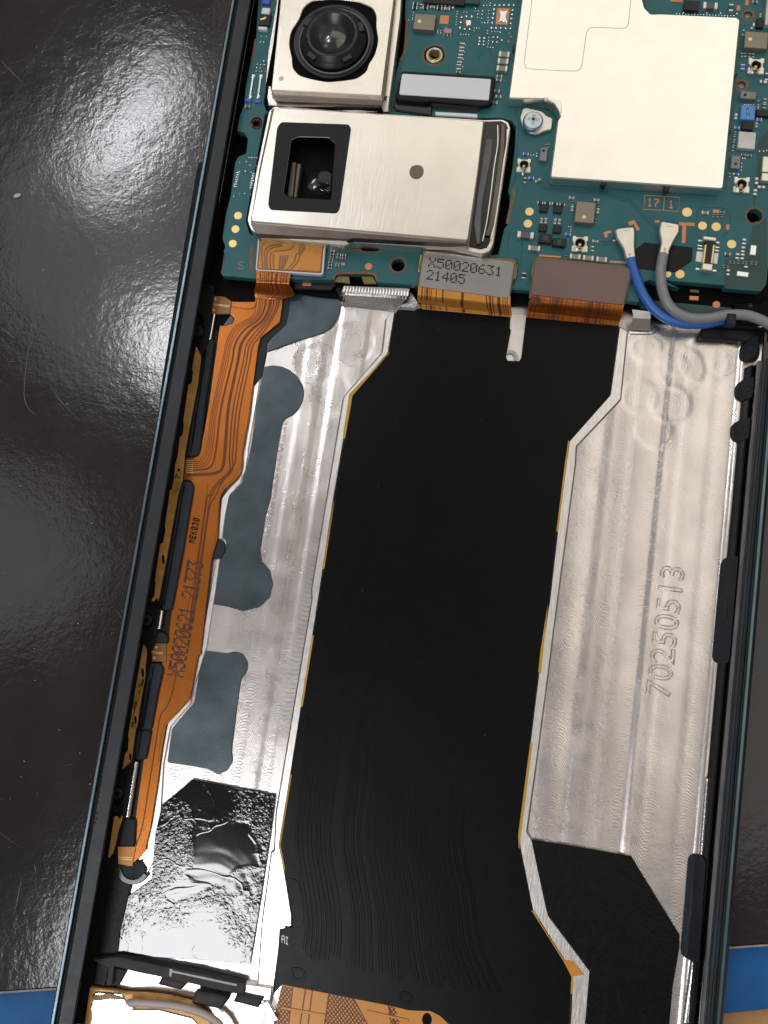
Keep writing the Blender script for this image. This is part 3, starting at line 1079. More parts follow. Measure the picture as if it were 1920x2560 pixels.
# rubber pads over the right inner wall
def wall_pad(fr, c4, z0=0.035):
    """rounded pad that lies on the floor and bends up the wall; c4 = four corners in frame px (inner top, outer top, outer bottom, inner bottom)"""
    q = [at(u, v, z0) for u, v in px(fr, *c4)]
    P = fillet(ccw([Vector((p.x, p.y, z0)) for p in q]), 0.11, 6)
    # clip into columns across the pad for the bend
    xs = [p.x for p in P]
    fold = at(*RA, ZR).x
    A, B = at(RA[0], RA[1], ZR), at(RB[0], RB[1], ZR)
    t = (B - A).normalized()
    s = Vector((-t.y, t.x, 0))

    def off(p):
        return (Vector((p.x, p.y, 0)) - Vector((A.x, A.y, 0))).dot(s)

    FOLD = -0.245

    def zz(p):
        """fold the part beyond the foot of the wall up against it"""
        d = off(p)
        if d <= FOLD:
            return z0
        e = min(0.095, (d - FOLD) * 0.6)
        p -= s * (d - FOLD - e)
        return z0 + e / 0.085 * 0.19
    cc = sum(P, Vector()) / len(P)
    V, Fc = [], []
    ringsn = [1.0, 0.95, 0.75, 0.5, 0.25]
    n = len(P)
    for k, f in enumerate(ringsn):
        for p in P:
            w = cc + (p - cc) * f
            w.z = zz(w) - (0.012 if k == 0 else 0)
            V.append(w)
    for p in P:
        w = p.copy()
        w.z = -0.02
        V.append(w)
    for k in range(len(ringsn) - 1):
        for i in range(n):
            a, b = k * n + i, k * n + (i + 1) % n
            Fc.append((a, b, b + n, a + n))
    c = cc.copy()
    c.z = zz(cc)
    V.append(c)
    for i in range(n):
        Fc.append(((len(ringsn) - 1) * n + i, (len(ringsn) - 1) * n + (i + 1) % n, len(V) - 1))
        Fc.append((len(ringsn) * n + i, len(ringsn) * n + (i + 1) % n, (i + 1) % n, i))
    return mesh_obj('wall_pad', V, Fc, 'rubber', frame)


wall_pad('a', [(595, 255), (790, 262), (775, 440), (575, 440)])
wall_pad('a', [(548, 595), (745, 605), (730, 785), (540, 780)])
wall_pad('a', [(512, 940), (715, 955), (705, 1140), (505, 1130)])
wall_pad('b', [(430, -20), (590, -20), (515, 900), (345, 890)])
wall_pad('L', [(1205, 125), (1305, 130), (1265, 740), (1155, 725)])

# screws in the left side
for fr, x, y in (('e', 318, 782), ('f', 290, 1280), ('g', 385, 985)):
    s = disc('screw', fr, x, y, 46, 0.135, 0.08, 'screw_black', frame, bev=0.012)
    for w, h in ((52, 15), (15, 52)):
        (u, v), = px(fr, (x, y))
        c = chip('cross_slot', fr, x, y, w, h, 0.1375, 0.13, 'deep', frame, ang=0.55, bev=0.001)
        sub(c, s)
    slab('screw_seat', px(fr, (x - 50, y - 60), (x + 20, y - 90), (x + 75, y - 40), (x + 70, y + 60), (x + 20, y + 110), (x - 45, y + 80)), 0.105, 0.08, 'black_gloss', frame, bev=0.008, r=0.05)

# gold contact clips (wavy outline, small holes)


def clip(pts, holes, fr):
    hs = []
    for x, y, rx, ry in holes:
        (u, v), = px(fr, (x, y))
        c = at(u, v, 0.065)
        k = cmpp(u, v, 0.065) / FR[fr][2]
        hs.append([c + Vector((math.cos(a) * rx * k - math.sin(a) * ry * k * .25, math.sin(a) * ry * k + math.cos(a) * rx * k * 0.1, 0)) for a in [i * .5236 for i in range(12)]])
    V, Fc = slab_geo(wpoly(pts, 0.065, 0.012, 3), 0.02, 0.003, hs)
    return mesh_obj('contact_clip', V, Fc, 'gold_strip', frame)


clip(px('e', (310, 915), (325, 935), (335, 960), (352, 955), (355, 1000), (325, 1250), (290, 1430), (250, 1640), (212, 1850), (205, 1960), (192, 2080), (150, 2212), (90, 2212), (120, 2055), (130, 1940), (150, 1870), (170, 1700), (192, 1688), (205, 1600), (200, 1560), (245, 1248), (270, 1240), (285, 1140), (275, 1120)), [(160, 2003, 13, 32)], 'e')
clip(px('f', (545, -10), (605, 0), (598, 90), (570, 200), (530, 420), (490, 640), (440, 900), (412, 1050), (398, 1115), (385, 1085), (360, 1120), (340, 1118), (345, 1090), (365, 1075), (375, 950), (368, 945), (415, 625), (440, 610), (462, 500), (455, 470), (500, 160), (525, 145)), [(440, 755, 14, 42)], 'f')
clip(px('f', (275, 1452), (305, 1450), (300, 1560), (285, 1690), (285, 1760), (250, 1960), (212, 2212), (150, 2212), (200, 1880)), [(262, 1735, 14, 40), (200, 2145, 14, 36)], 'f')
clip(px('g', (570, -20), (628, -10), (590, 180), (562, 345), (535, 520), (520, 640), (500, 805), (482, 806), (478, 790), (452, 790), (440, 822), (425, 825), (455, 645), (480, 612), (490, 510), (482, 480)), [(545, 345, 14, 34), (502, 665, 13, 30)], 'g')
clip(px('g', (362, 1180), (390, 1175), (402, 1200), (418, 1195), (425, 1158), (442, 1155), (432, 1210), (400, 1300), (380, 1400), (350, 1500), (318, 1540), (310, 1530), (335, 1370)), [], 'g')

# black key strips, steel pins
for pts in (px('e', (395, 850), (470, 860), (440, 1090), (400, 1330), (345, 1810), (320, 1865), (245, 1868), (235, 1840), (300, 1420), (350, 1200)),
            px('f', (600, 95), (640, 68), (695, 90), (705, 130), (615, 680), (515, 1200), (425, 1190), (500, 700), (560, 330)),
            px('f', (370, 1370), (450, 1390), (490, 1430), (480, 1480), (360, 1478)),
            px('f', (330, 1650), (410, 1650), (445, 1700), (400, 1900), (340, 2230), (245, 2230), (280, 1900)),
            px('g', (574, 434), (686, 434), (640, 690), (545, 690), (550, 560)),
            px('g', (450, 1195), (550, 1205), (540, 1440), (400, 1440), (430, 1290))):
    k = slab('key_strip', pts, 0.085, 0.06, 'rubber', frame, bev=0.014, r=0.03)
for fr, p0, p1, w in (('e', (400, 950), (265, 1840), 3), ('f', (625, 110), (450, 1150), 3), ('f', (360, 1680), (270, 2200), 3), ('g', (670, 0), (565, 670), 3), ('e', (315, 1480), (280, 1750), 3)):
    ribbon('ridge_line', px(fr, p0, p1), w * 1.2, 0.0855, 'black_gloss', frame, lift=0.006)
for fr, p0, p1, rr in (('e', (470, 640), (432, 862), 0.017), ('f', (430, 1195), (405, 1358), 0.026), ('g', (556, 702), (480, 1190), 0.030)):
    (a, b) = px(fr, p0, p1)
    P = [at(*a, 0.08).lerp(at(*b, 0.08), i / 30) for i in range(31)]
    tube('steel_pin', P, [rr + (0.003 if i % 2 else 0) for i in range(31)], 'bright', frame, n=10)

# milled step and block at the top of the bay
s0 = px('N', (330, 30), (672, 45), (664, 82), (318, 60))
q = [at(*s0[0], .2), at(*s0[1], .2), at(*s0[2], .185), at(*s0[3], .185)] + [at(u, v, 0.005) for u, v in px('N', (615, 150), (310, 118))]
stp = []
fcs = []
nseg = 44
for i in range(nseg + 1):
    t = i / nseg
    a, b, c = q[0].lerp(q[1], t), q[3].lerp(q[2], t), q[5].lerp(q[4], t)
    w = 0.006 if i % 2 else 0
    stp += [a + Vector((0, 0, -.05)) + Vector((0, .04, 0)), a, b.lerp(a, .25) + Vector((0, 0, w)), b + Vector((0, -w, w)), b.lerp(c, .2) + Vector((0, 0, -.02 + w * .4)), c + Vector((0, 0, 0.02)) + (Vector((0, w, w))), c + Vector((0, -.03 - w, -.01))]
for i in range(nseg):
    for j in range(6):
        k = i * 7 + j
        fcs.append((k, k + 1, k + 8, k + 7))
mesh_obj('milled_step', stp, fcs, 'bright', frame)
slab('step_corner', px('N', (664, 45), (690, 60), (712, 95), (730, 125), (700, 155), (640, 150), (600, 150), (662, 82)), 0.07, 0.08, 'bright', frame, bev=0.025, r=0.02)
slab('step_corner', px('n', (985, 590), (1060, 510), (1060, 545), (1050, 600), (1065, 720), (1040, 720)), 0.10, 0.1, 'black_gloss', frame, bev=0.012)
b0 = px('m', (250, 225), (450, 250), (462, 300), (440, 440), (410, 455), (215, 435), (225, 400), (265, 320))
V = [at(u, v, z) for (u, v), z in zip(px('m', (250, 222), (440, 245), (440, 320), (265, 312), (420, 445), (215, 432), (455, 300), (440, 440)), (.2, .2, .17, .17, .02, .02, .08, .0))]
mesh_obj('metal_block', V, [(3, 2, 1, 0), (5, 4, 2, 3), (2, 4, 7, 6), (1, 2, 6)], 'ridge', frame)
slab('block_foot', px('m', (205, 440), (425, 455), (500, 380), (560, 420), (470, 480), (220, 480)), 0.012, 0.03, 'bright', frame, bev=0.01, r=0.03)
# stamped number in the right plate (outline of each stroke raised)


def outline_text(name, text, fr, base_a, base_b, size, z, m, parent):
    (a, b) = px(fr[0], base_a)[0], px(fr[1], base_b)[0]
    A, B = at(*a, z), at(*b, z)
    t = (B - A)
    n = len(text)
    step = t / (n - 1)
    ang = math.atan2(t.y, t.x)
    for k, ch in enumerate(text):
        cu = bpy.data.curves.new(name, 'FONT')
        cu.body = ch
        cu.size = size
        cu.align_x = 'CENTER'
        cu.align_y = 'CENTER'
        cu.fill_mode = 'NONE'
        cu.bevel_depth = 0.005
        cu.bevel_resolution = 1
        cu.resolution_u = 4
        tmp = bpy.data.objects.new('tmp', cu)
        COL.objects.link(tmp)
        dg = bpy.context.evaluated_depsgraph_get()
        me = bpy.data.meshes.new_from_object(tmp.evaluated_get(dg))
        bpy.data.objects.remove(tmp)
        me.name = name
        me.materials.clear()
        me.materials.append(M[m])
        o = bpy.data.objects.new(name, me)
        COL.objects.link(o)
        o.location = A + step * k
        o.rotation_euler = (0, 0, ang)
        adopt(o, parent)


outline_text('stamped_digit', '70250513', ('J', 'H'), (1040, 285), (1120, 625), 0.36, 0.018, 'plate', frame)
ring('ink_mark', 'N', 1192, 402, 42, 24, 0.0305, 0.004, 'seam', frame, bev=0)
slab('slot_floor', px('N', (1195, 175), (1285, 185), (1255, 430), (1170, 425)), 0.004, 0.03, 'ridge', frame, bev=0)
# lower end of the frame: crossbar and clips
slab('crossbar', px('l', (100, 125), (300, 105), (480, 140), (700, 188), (940, 230), (1312, 320), (1308, 400), (1245, 398), (860, 312), (660, 268), (480, 232), (270, 180), (255, 330), (205, 335), (225, 190), (150, 160)), 0.12, 0.1, 'bar', frame, bev=0.008)
slab('crossbar_print', px('l', (715, 198), (735, 200), (740, 212), (1250, 320), (1245, 336), (735, 226), (728, 258), (712, 258)), 0.1235, 0.003, 'chip_grey', frame, bev=0)
for pts in (px('l', (650, 262), (860, 312), (800, 372), (620, 325)), px('l', (920, 378), (1080, 410), (1190, 440), (1120, 525), (888, 475)), px('l', (1250, 400), (1460, 445), (1420, 515), (1220, 462))):
    slab('cover_clip', pts, 0.13, 0.09, 'bar', frame, bev=0.02, r=0.01)
slab('lower_bracket', px('l', (130, 140), (240, 150), (200, 340), (110, 320)), 0.10, 0.1, 'black', frame, bev=0.01, r=0.02)
slab('lower_wall', px('l', (270, 190), (370, 210), (310, 330), (255, 335)), 0.06, 0.05, 'rubber', frame, bev=0.008)
slab('lip_end', px('l', (1315, 318), (1530, 352), (1515, 450), (1440, 450), (1305, 420)), 0.07, 0.08, 'ridge', frame, bev=0.008)
slab('contact_blade', px('l', (1440, 480), (1495, 455), (1580, 610), (1545, 612), (1480, 560)), 0.09, 0.03, 'bright', frame, bev=0.006)
slab('key_socket', px('g', (405, 1590), (470, 1600), (600, 1560), (655, 1640), (590, 1730), (500, 1745), (430, 1700)), 0.03, 0.03, 'rubber', frame, bev=0.006, r=0.03)
ribbon('socket_rim', px('g', (405, 1590), (415, 1650), (450, 1715), (520, 1742), (590, 1728), (640, 1680)), 14, 0.031, 'black_gloss', frame, lift=0.02, sm=4)

# ------------------------------------------------------------------ black display cable
flex = thing('display_cable', 'wide matte black ribbon cable lying down the middle of the opened phone', 'ribbon cable', at(1050, 1500, 0.0))
ftop = px('N', (600, 165), (635, 158), (690, 155), (722, 145), (1195, 186), (1192, 250), (1198, 262), (1190, 300), (1172, 400), (1182, 418), (1240, 420), (1252, 400), (1275, 200)) + px('F', (265, 215), (800, 262), (745, 660), (510, 925))
fright = px('H', (490, 0), (440, 400), (395, 790), (345, 1106)) + px('J', (220, 1106)) + px('L', (225, 90), (297, 450), (480, 740), (528, 832), (515, 1106), (500, 1330))
fbot = px('M', (1250, 1330), (1180, 1180), (1110, 1106), (1060, 1060), (1005, 1032), (960, 1032), (880, 1028), (780, 1003), (560, 960), (350, 915), (150, 880), (105, 930))
fleft = px('M', (135, 560), (210, 545), (210, 480), (165, 215)) + px('O', (150, 1395), (125, 1270), (185, 900)) + px('N', (205, 1650), (280, 1150), (335, 825), (375, 600), (565, 380))
slab('cable_sheet', ftop + fright + fbot + fleft, 0.036, 0.03, 'flex', flex, bev=0.004)
# yellow base film showing along the edges
for pts in (px('N', (566, 380), (375, 600), (342, 820), (327, 825), (326, 815), (358, 590), (548, 398), (566, 372)),
            px('N', (280, 1148), (288, 1160), (240, 1495), (224, 1500), (222, 1485)),
            px('O', (292, 178), (302, 190), (250, 545), (235, 556), (231, 545)),
            px('O', (180, 903), (189, 912), (134, 1268), (158, 1390), (148, 1402), (120, 1272)),
            px('N', (1488, 830), (1500, 835), (1442, 1305), (1428, 1302)),
            px('O', (1506, -30), (1518, -25), (1478, 380), (1463, 376)),
            px('O', (1422, 738), (1434, 742), (1366, 1288), (1350, 1285)),
            px('L', (292, 450), (312, 456), (350, 528), (485, 738), (540, 830), (532, 930), (520, 935), (516, 825), (455, 740), (320, 535), (288, 470))):
    slab('film_edge', pts, 0.0348, 0.012, 'yellow', flex, bev=0.001)
slab('film_corner', px('L', (480, 735), (540, 745), (600, 822), (540, 832)), 0.0355, 0.01, 'amber_light', flex, bev=0.001)
# pressed-in conductor lines at the lower end
paths = []
xs = [232, 258, 284, 310, 336, 362, 388, 420, 498, 522, 552, 590, 640, 672, 702, 732, 760, 788, 815, 850, 885, 915, 945, 975, 1005, 1035, 1065, 1100, 1140, 1185]
for n_, x0 in enumerate(xs):
    f = (x0 - 232) / 950
    top = -RND.uniform(700, 980) * (1 - .45 * f)
    end = 700 + 250 * f + RND.uniform(-30, 30)
    q = []
    for k in range(11):
        y = top + (end - top) * k / 10
        dx = -0.115 * y if y < 0 else 0
        if y >= 0:
            bend = 62 + 18 * f
            dx = bend * math.sin(min(1, y / 560) * 1.5708) ** 2
            if y > 520:
                dx += (-(70 - 210 * f)) * ((y - 520) / 400) ** 1.6
        q.append((x0 + dx, y))
    paths.append(q)
for pth in paths:
    ribbon('conductor', px('M', *pth), 17 / 2.3, 0.0362, 'flex', flex, lift=0.0062, sm=3, fade=0.55)
V, Fc = [], []
for k in range(22):
    u, v = RND.uniform(780, 1420), RND.uniform(820, 2440)
    if not (at(900 - (v - 1000) * .13, v).x + .3 < at(u, v).x < at(1400 - max(0, v - 1000) * .1, v).x - .3):
        continue
    c = at(u, v, 0.0368)
    a, ln = RND.uniform(0, 6.28), RND.choice([.008, .012, .012, .03, .06])
    P = [c + Vector((math.cos(a + t * .6), math.sin(a + t * .6), 0)) * ln * (t - .5) for t in (0, .25, .5, .75, 1)]
    v_, f_ = ribbon_geo(P, RND.uniform(.003, .006), .002, taper=True)
    b = len(V)
    V += v_
    Fc += [tuple(q + b for q in f) for f in f_]
o = mesh_obj('dust', V, Fc, 'scratch', flex)
o['kind'] = 'stuff'
for fr, c4 in (('M', [(200, 775), (280, 785), (290, 850), (210, 858)]), ('M', [(822, 915), (905, 925), (908, 990), (830, 985)])):
    P = [at(u, v, 0.0362) for u, v in px(fr, *c4)]
    V, Fc = slab_geo(fillet(ccw(P), 0.05), 0.002, 0.004, [fillet(ccw(inset(ccw(P), 0.022)), 0.04)])
    for q in V:
        q.z += 0.004
    mesh_obj('pressed_frame', V, Fc, 'flex', flex)
for pts in ([(170, 270), (235, 282), (262, 380), (270, 520), (240, 556), (165, 545)],):
    ribbon('conductor', px('M', *pts), 4, 0.0362, 'flex', flex, lift=0.006, sm=4)
ribbon('conductor', px('O', (225, 605), (265, 608), (275, 625)), 4, 0.0362, 'flex', flex, lift=0.006)
dots('printed_character', 'AI', 'M', (157, 618), (178, 626), 17, (0, 38), 0.0368, 'white_ink', flex, size=1.05, squash=1.25)
# amber lower end with hatched shielding
slab('amber_end', px('M', (150, 878), (560, 958), (780, 1001), (880, 1026), (1005, 1030), (1060, 1058), (1110, 1106), (1180, 1190), (1180, 1300), (60, 1300), (112, 1050), (130, 960)), 0.030, 0.02, 'amber_light', flex, bev=0.003,
     holes=[[at(u, v, 0.030) for u, v in px('M', *[(985 + 28 * math.cos(a), 1082 + 40 * math.sin(a)) for a in [i * .5236 for i in range(12)]])]])
slab('hole_floor', px('M', (950, 1040), (1020, 1040), (1030, 1140), (940, 1140)), 0.016, 0.01, 'deep', flex, bev=0)
V, Fc = [], []


def hatch(x0, x1, y0, y1, slope):
    for k in range(-40, 60):
        for sg in (1, -1):
            a, b = None, None
            pts = []
            for s in range(0, 41):
                y = y0 + (y1 - y0) * s / 40
                x = x0 + k * 22 + sg * (y - y0) * 0.75
                if x0 + (y - y0) * slope[0] <= x <= x1 + (y - y0) * slope[1]:
                    pts.append((x, y + (x - x0) * 0.18))
            if len(pts) > 1:
                P = [at(u, v, 0.0305) for u, v in px('M', pts[0], pts[-1])]
                v_, f_ = ribbon_geo(P, 0.012, 0.0015)
                n0 = len(V)
                V.extend(v_)
                Fc.extend([tuple(q + n0 for q in f) for f in f_])


hatch(145, 212, 885, 1150, (-.22, -.12))
hatch(415, 565, 925, 1200, (-.12, .45))
hatch(760, 800, 1000, 1200, (.1, .3))
o = mesh_obj('hatched_shield', V, Fc, 'trace', flex)
o['kind'] = 'stuff'
for a, b in (((285, 905), (255, 1106)), ((325, 912), (300, 1106)), ((560, 955), (640, 1106)), ((760, 1000), (800, 1106)), ((420, 935), (395, 1106)), ((212, 890), (188, 1106))):
    ribbon('dark_line', px('M', a, b), 3.2, 0.0304, 'trace', flex, lift=0.001)
for a, b in (((150, 1010), (400, 1055)), ((640, 1030), (880, 1085))):
    ribbon('fold_line', px('M', a, b), 6, 0.031, 'amber_light', flex, lift=0.012)


def plug_tail(rows, traces, m='amber'):
    """ribbon that leaves a plug, curls down and dives under the black sheet: rows = (left px, right px, z)"""
    L_ = smooth_path([at(*a, z) for a, b, z in rows], 5)
    R_ = smooth_path([at(*b, z) for a, b, z in rows], 5)
    V, Fc = [], []
    n = 12
    for a, b in zip(L_, R_):
        for i in range(n + 1):
            V.append(a.lerp(b, i / n))
    for k in range(len(L_) - 1):
        for i in range(n):
            q = k * (n + 1) + i
            Fc.append((q, q + n + 1, q + n + 2, q + 1))
    mesh_obj('plug_tail', V, Fc, m, flex, smooth=True)
    for t, w in traces:
        V, Fc = [], []
        tt = t if isinstance(t, (list, tuple)) else (t, t)
        for k, (a, b) in enumerate(zip(L_, R_)):
            s = tt[0] + (tt[1] - tt[0]) * k / (len(L_) - 1)
            for q in (s - w / 2, s + w / 2):
                V.append(a.lerp(b, q) + Vector((0, 0, 0.0035)))
        for k in range(len(L_) - 1):
            Fc.append((2 * k, 2 * k + 2, 2 * k + 3, 2 * k + 1))
        mesh_obj('conductor', V, Fc, 'trace', flex, smooth=True)


oo = lambda *p: px('o', *p)
plug_tail([(oo((262, 500))[0], oo((1528, 660))[0], .285), (oo((250, 560))[0], oo((1525, 720))[0], .29), (oo((245, 650))[0], oo((1528, 790))[0], .275), (oo((240, 700))[0], oo((1535, 840))[0], .2),
           (oo((250, 745))[0], oo((1545, 900))[0], .10), (oo((300, 775))[0], oo((1545, 930))[0], .045), (oo((310, 830))[0], oo((1540, 945))[0], .04), (oo((310, 860))[0], oo((1540, 970))[0], .03)],
          [(.045, .012), (.075, .006), (.1, .02), (.125, .005), (.145, .008), (.2, .008), ((.27, .275), .014), ((.49, .46), .03), ((.74, .76), .012), (.78, .02), (.81, .012), (.875, .03), (.92, .007), (.945, .006), (.965, .006)], 'amber_light')
ii = lambda *p: px('i', *p)
dd = lambda *p: px('D', *p)
plug_tail([(dd((296, 765))[0], dd((830, 825))[0], .285), (dd((290, 800))[0], dd((826, 850))[0], .29), (dd((284, 825))[0], dd((822, 875))[0], .26), (dd((280, 845))[0], dd((818, 905))[0], .17),
           (dd((275, 868))[0], dd((808, 925))[0], .06), (dd((270, 880))[0], dd((803, 940))[0], .04), (dd((266, 905))[0], dd((798, 975))[0], .03)],
          [(.03 + .0, .02), (.075, .02), (.125, .004), (.15, .006), (.215, .012), (.245, .02), (.29, .05), (.34, .025), (.39, .01), (.47, .009), (.545, .006), (.60, .008), (.65, .06), (.71, .012), (.745, .03), (.79, .02), (.825, .012), (.86, .006), (.905, .005), (.95, .006)])
# cross hatch at the brown plug's left corner
for k in range(5):
    ribbon('dark_line', px('i', (600 + k * 24, 830 + k * 3), (560 + k * 24, 925)), 3, .298, 'trace', flex, lift=.001)
    ribbon('dark_line', px('i', (580 + k * 22, 835), (620 + k * 22, 925)), 3, .298, 'trace', flex, lift=.001)
gp = thing('flat_plug', 'flat plug with silver-grey stiffener printed X50020631 21405', 'connector', at(1110, 690, 0.25))
slab('plug_body', px('o', (325, 5), (430, 8), (1130, 95), (1150, 118), (1240, 128), (1560, 140), (1612, 170), (1615, 240), (1600, 420), (1565, 440), (1525, 690), (1500, 705), (270, 540), (240, 520), (270, 330), (262, 260)), 0.275, 0.07, 'olive', gp, bev=0.008, r=0.02)
slab('stiffener', px('o', (330, 36), (1572, 188), (1578, 240), (1508, 692), (1490, 695), (268, 532), (262, 500)), 0.297, 0.022, 'label_grey', gp, bev=0.003, r=0.05)
dots('printed_character', 'X50020631', 'o', (445, 202), (1363, 323), 80, (-16, 118), 0.2985, 'ink', gp, size=1.08, squash=0.8)
dots('printed_character', '21405', 'o', (415, 372), (852, 428), 76, (-16, 118), 0.2985, 'ink', gp, size=1.08, squash=0.8)
slab('plug_contact', px('o', (1592, 225), (1620, 232), (1605, 420), (1575, 425)), 0.265, 0.03, 'cream', gp, bev=0.003)
slab('plug_contact', px('o', (280, 100), (312, 90), (270, 330), (250, 330)), 0.265, 0.03, 'gold_strip', gp, bev=0.003)
bp = thing('flat_plug', 'flat plug with bare purple-brown stiffener and no print', 'connector', at(1450, 700, 0.25))
slab('plug_body', px('D', (330, 555), (860, 612), (880, 640), (832, 838), (820, 842), (282, 782), (298, 700), (292, 650), (308, 580)), 0.275, 0.07, 'olive', bp, bev=0.008, r=0.02)
slab('stiffener', px('D', (325, 568), (858, 622), (868, 640), (828, 830), (818, 834), (300, 776), (294, 762), (318, 585)), 0.297, 0.022, 'label_brown', bp, bev=0.003, r=0.04)

# ------------------------------------------------------------------ side-key cable
key = thing('side_key_cable', 'orange ribbon cable with brown traces along the left side of the phone', 'ribbon cable', at(500, 1300, 0.0))
zk = 0.048
n_right = px('n', (440, 690), (436, 780), (412, 935), (215, 1095), (190, 1180)) + px('p', (130, 1100), (95, 1400), (20, 1780)) + px('G', (845, 0), (830, 60), (795, 100), (740, 145), (712, 200), (700, 430), (662, 560), (600, 1106))
i_right = px('I', (822, 80), (772, 345), (635, 490), (608, 640), (585, 830), (545, 1080)) + px('K', (835, 110), (800, 150), (760, 185), (735, 200), (700, 160))
left = px('g', (550, 1470), (540, 1390), (545, 1220), (580, 960), (618, 700), (660, 460)) + px('I', (590, 250), (605, 180), (615, 100), (575, 95), (575, 0)) + px('f', (480, 1480), (490, 1420), (515, 1200), (560, 900), (620, 600), (700, 180), (700, 110), (680, 75), (640, 66), (610, 64)) + \
    px('e', (205, 2070), (215, 1960), (235, 1882), (300, 1880), (335, 1850), (385, 1640), (440, 1300), (480, 1000), (515, 740), (560, 742), (620, 725), (645, 685), (600, 635), (600, 580), (610, 530), (690, 535)) + px('n', (155, 722), (160, 680))
slab('cable_sheet', n_right + i_right + left, zk, 0.012, 'amber', key, bev=0.003)


def lane(xs, w, m='trace', z=zk + .0008, name='conductor', sm=4):
    return ribbon(name, xs, w, z, m, key, lift=0.0012, sm=sm)


# conductors: from the neck, round the bend, down the side and out to the left
pn = [(175, 690), (205, 690), (222, 690), (240, 690), (268, 690), (318, 690), (352, 690), (382, 690), (405, 690)]
widths = [1.6, 1.6, 1.6, 1.6, 4.5, 6.5, 3.0, 3.0, 3.0]
e_mid = [(572, 880), (585, 885), (600, 890), (618, 895), (650, 900), (700, 905), (745, 910), (772, 915), (800, 920)]
e_low = [(452, 1450), (466, 1450), (480, 1450), (494, 1450), (528, 1450), (590, 1455), (632, 1460), (660, 1465), (690, 1470)]
e_btm = [(405, 1780), (420, 1790), (436, 1800), (452, 1810), (482, 1820), (560, 1840), (600, 1850), (628, 1850), (650, 1850)]
e_out = [(232, 1915), (232, 1932), (232, 1950), (232, 1966), (232, 1990), (232, 2030)]
for k in range(9):
    P = px('n', pn[k], (pn[k][0] - 12, 780), (pn[k][0] - 55 - k * 4, 880 + k * 6)) + px('e', (e_mid[k][0] + 70 + k * 2, e_mid[k][1] - 130 + k * 2), e_mid[k], (e_mid[k][0] - 28, e_mid[k][1] + 150), e_low[k])
    if k < 6:
        dy = e_out[k][1]
        P += px('e', e_btm[k], (e_btm[k][0] - 45, dy - 30), (330, dy - 3), (280, dy), e_out[k])
    elif k < 8:
        o_ = (k - 6) * 22
        P += px('e', e_btm[k], (600 + o_, 1990), (520 + o_, 2070), (452 + o_, 2150), (430 + o_, 2212)) + px('G', (640 + (k - 6) * 16, 200), (600 + (k - 6) * 14, 480), (560 + (k - 6) * 12, 760), (545 + (k - 6) * 8, 860), (535, 960))
    else:
        P += px('e', (655, 1850), (640, 1940), (560, 2060), (520, 2120), (480, 2212)) + px('G', (655, 250), (620, 480), (580, 760), (560, 900))
    lane(P, widths[k] * 1.15)
lane(px('f', (600, 1480), (620, 1400), (660, 1150), (700, 950), (760, 600), (830, 100)), 1.6)
lane(px('I', (700, 100), (690, 200), (670, 300), (640, 380), (600, 440), (580, 560), (545, 780), (500, 1060)) + px('K', (790, 60), (760, 130), (720, 150)), 3.0)
lane(px('I', (812, 90), (765, 335), (640, 465), (605, 560), (590, 700)), 1.3)
lane(px('p', (120, 1120), (85, 1400), (40, 1680)) + px('G', (830, 20), (780, 95), (735, 130), (712, 220), (690, 420), (655, 560)), 1.2)
for dy in (0, 10):
    lane(px('e', (460, 560 + dy), (600, 572 + dy), (760, 590 + dy), (815, 575 + dy), (830, 540 + dy)), 1.3)
    lane(px('f', (345, 1555 + dy), (430, 1562 + dy), (500, 1580 + dy), (560, 1560 + dy), (600, 1490 + dy)), 1.3)
# gold fingers where the side tails leave
for k in range(7):
    lane(px('e', (225, 1905 + k * 17), (285, 1908 + k * 17)), 1.6, 'gold', zk + .0012, 'contact_finger', 0)
for fr, q in (('e', [(440, 480), (560, 490), (620, 530), (600, 640), (450, 640)]), ('f', [(340, 1470), (470, 1480), (470, 1640), (345, 1635)]), ('g', [(395, 1440), (550, 1440), (520, 1610), (400, 1590)])):
    slab('switch_tail', px(fr, *q), zk + 0.012, 0.012, 'amber_light' if fr == 'g' else 'amber_dark', key, bev=0.002)  # lowest tail paler: the bench lamp's golden reflection put into its colour
for fr, x, y in (('e', 478, 508), ('e', 462, 605), ('f', 382, 1515), ('f', 365, 1605)):
    disc('contact_dot', fr, x, y, 10, zk + .0145, 0.003, 'gold', key, bev=0.001, n=12)
for fr, a, b in (('e', (440, 548), (600, 568)), ('e', (440, 558), (600, 578)), ('f', (340, 1550), (440, 1560)), ('f', (340, 1562), (440, 1572)), ('g', (400, 1530), (520, 1535)), ('g', (400, 1548), (520, 1552))):
    lane(px(fr, a, b), 1.4, 'gold', zk + .0135, 'contact_finger', 0)
dots('printed_character', 'X50020621 21373', 'f', (552, 1735), (718, 800), 50, (122, 24), zk + .0026, 'ink_brown', key, size=1.05, squash=1.0)
dots('printed_character', 'MEK030', 'f', (690, 598), (728, 412), 22, (46, 10), zk + .0026, 'ink', key, size=1.3, squash=1.5)
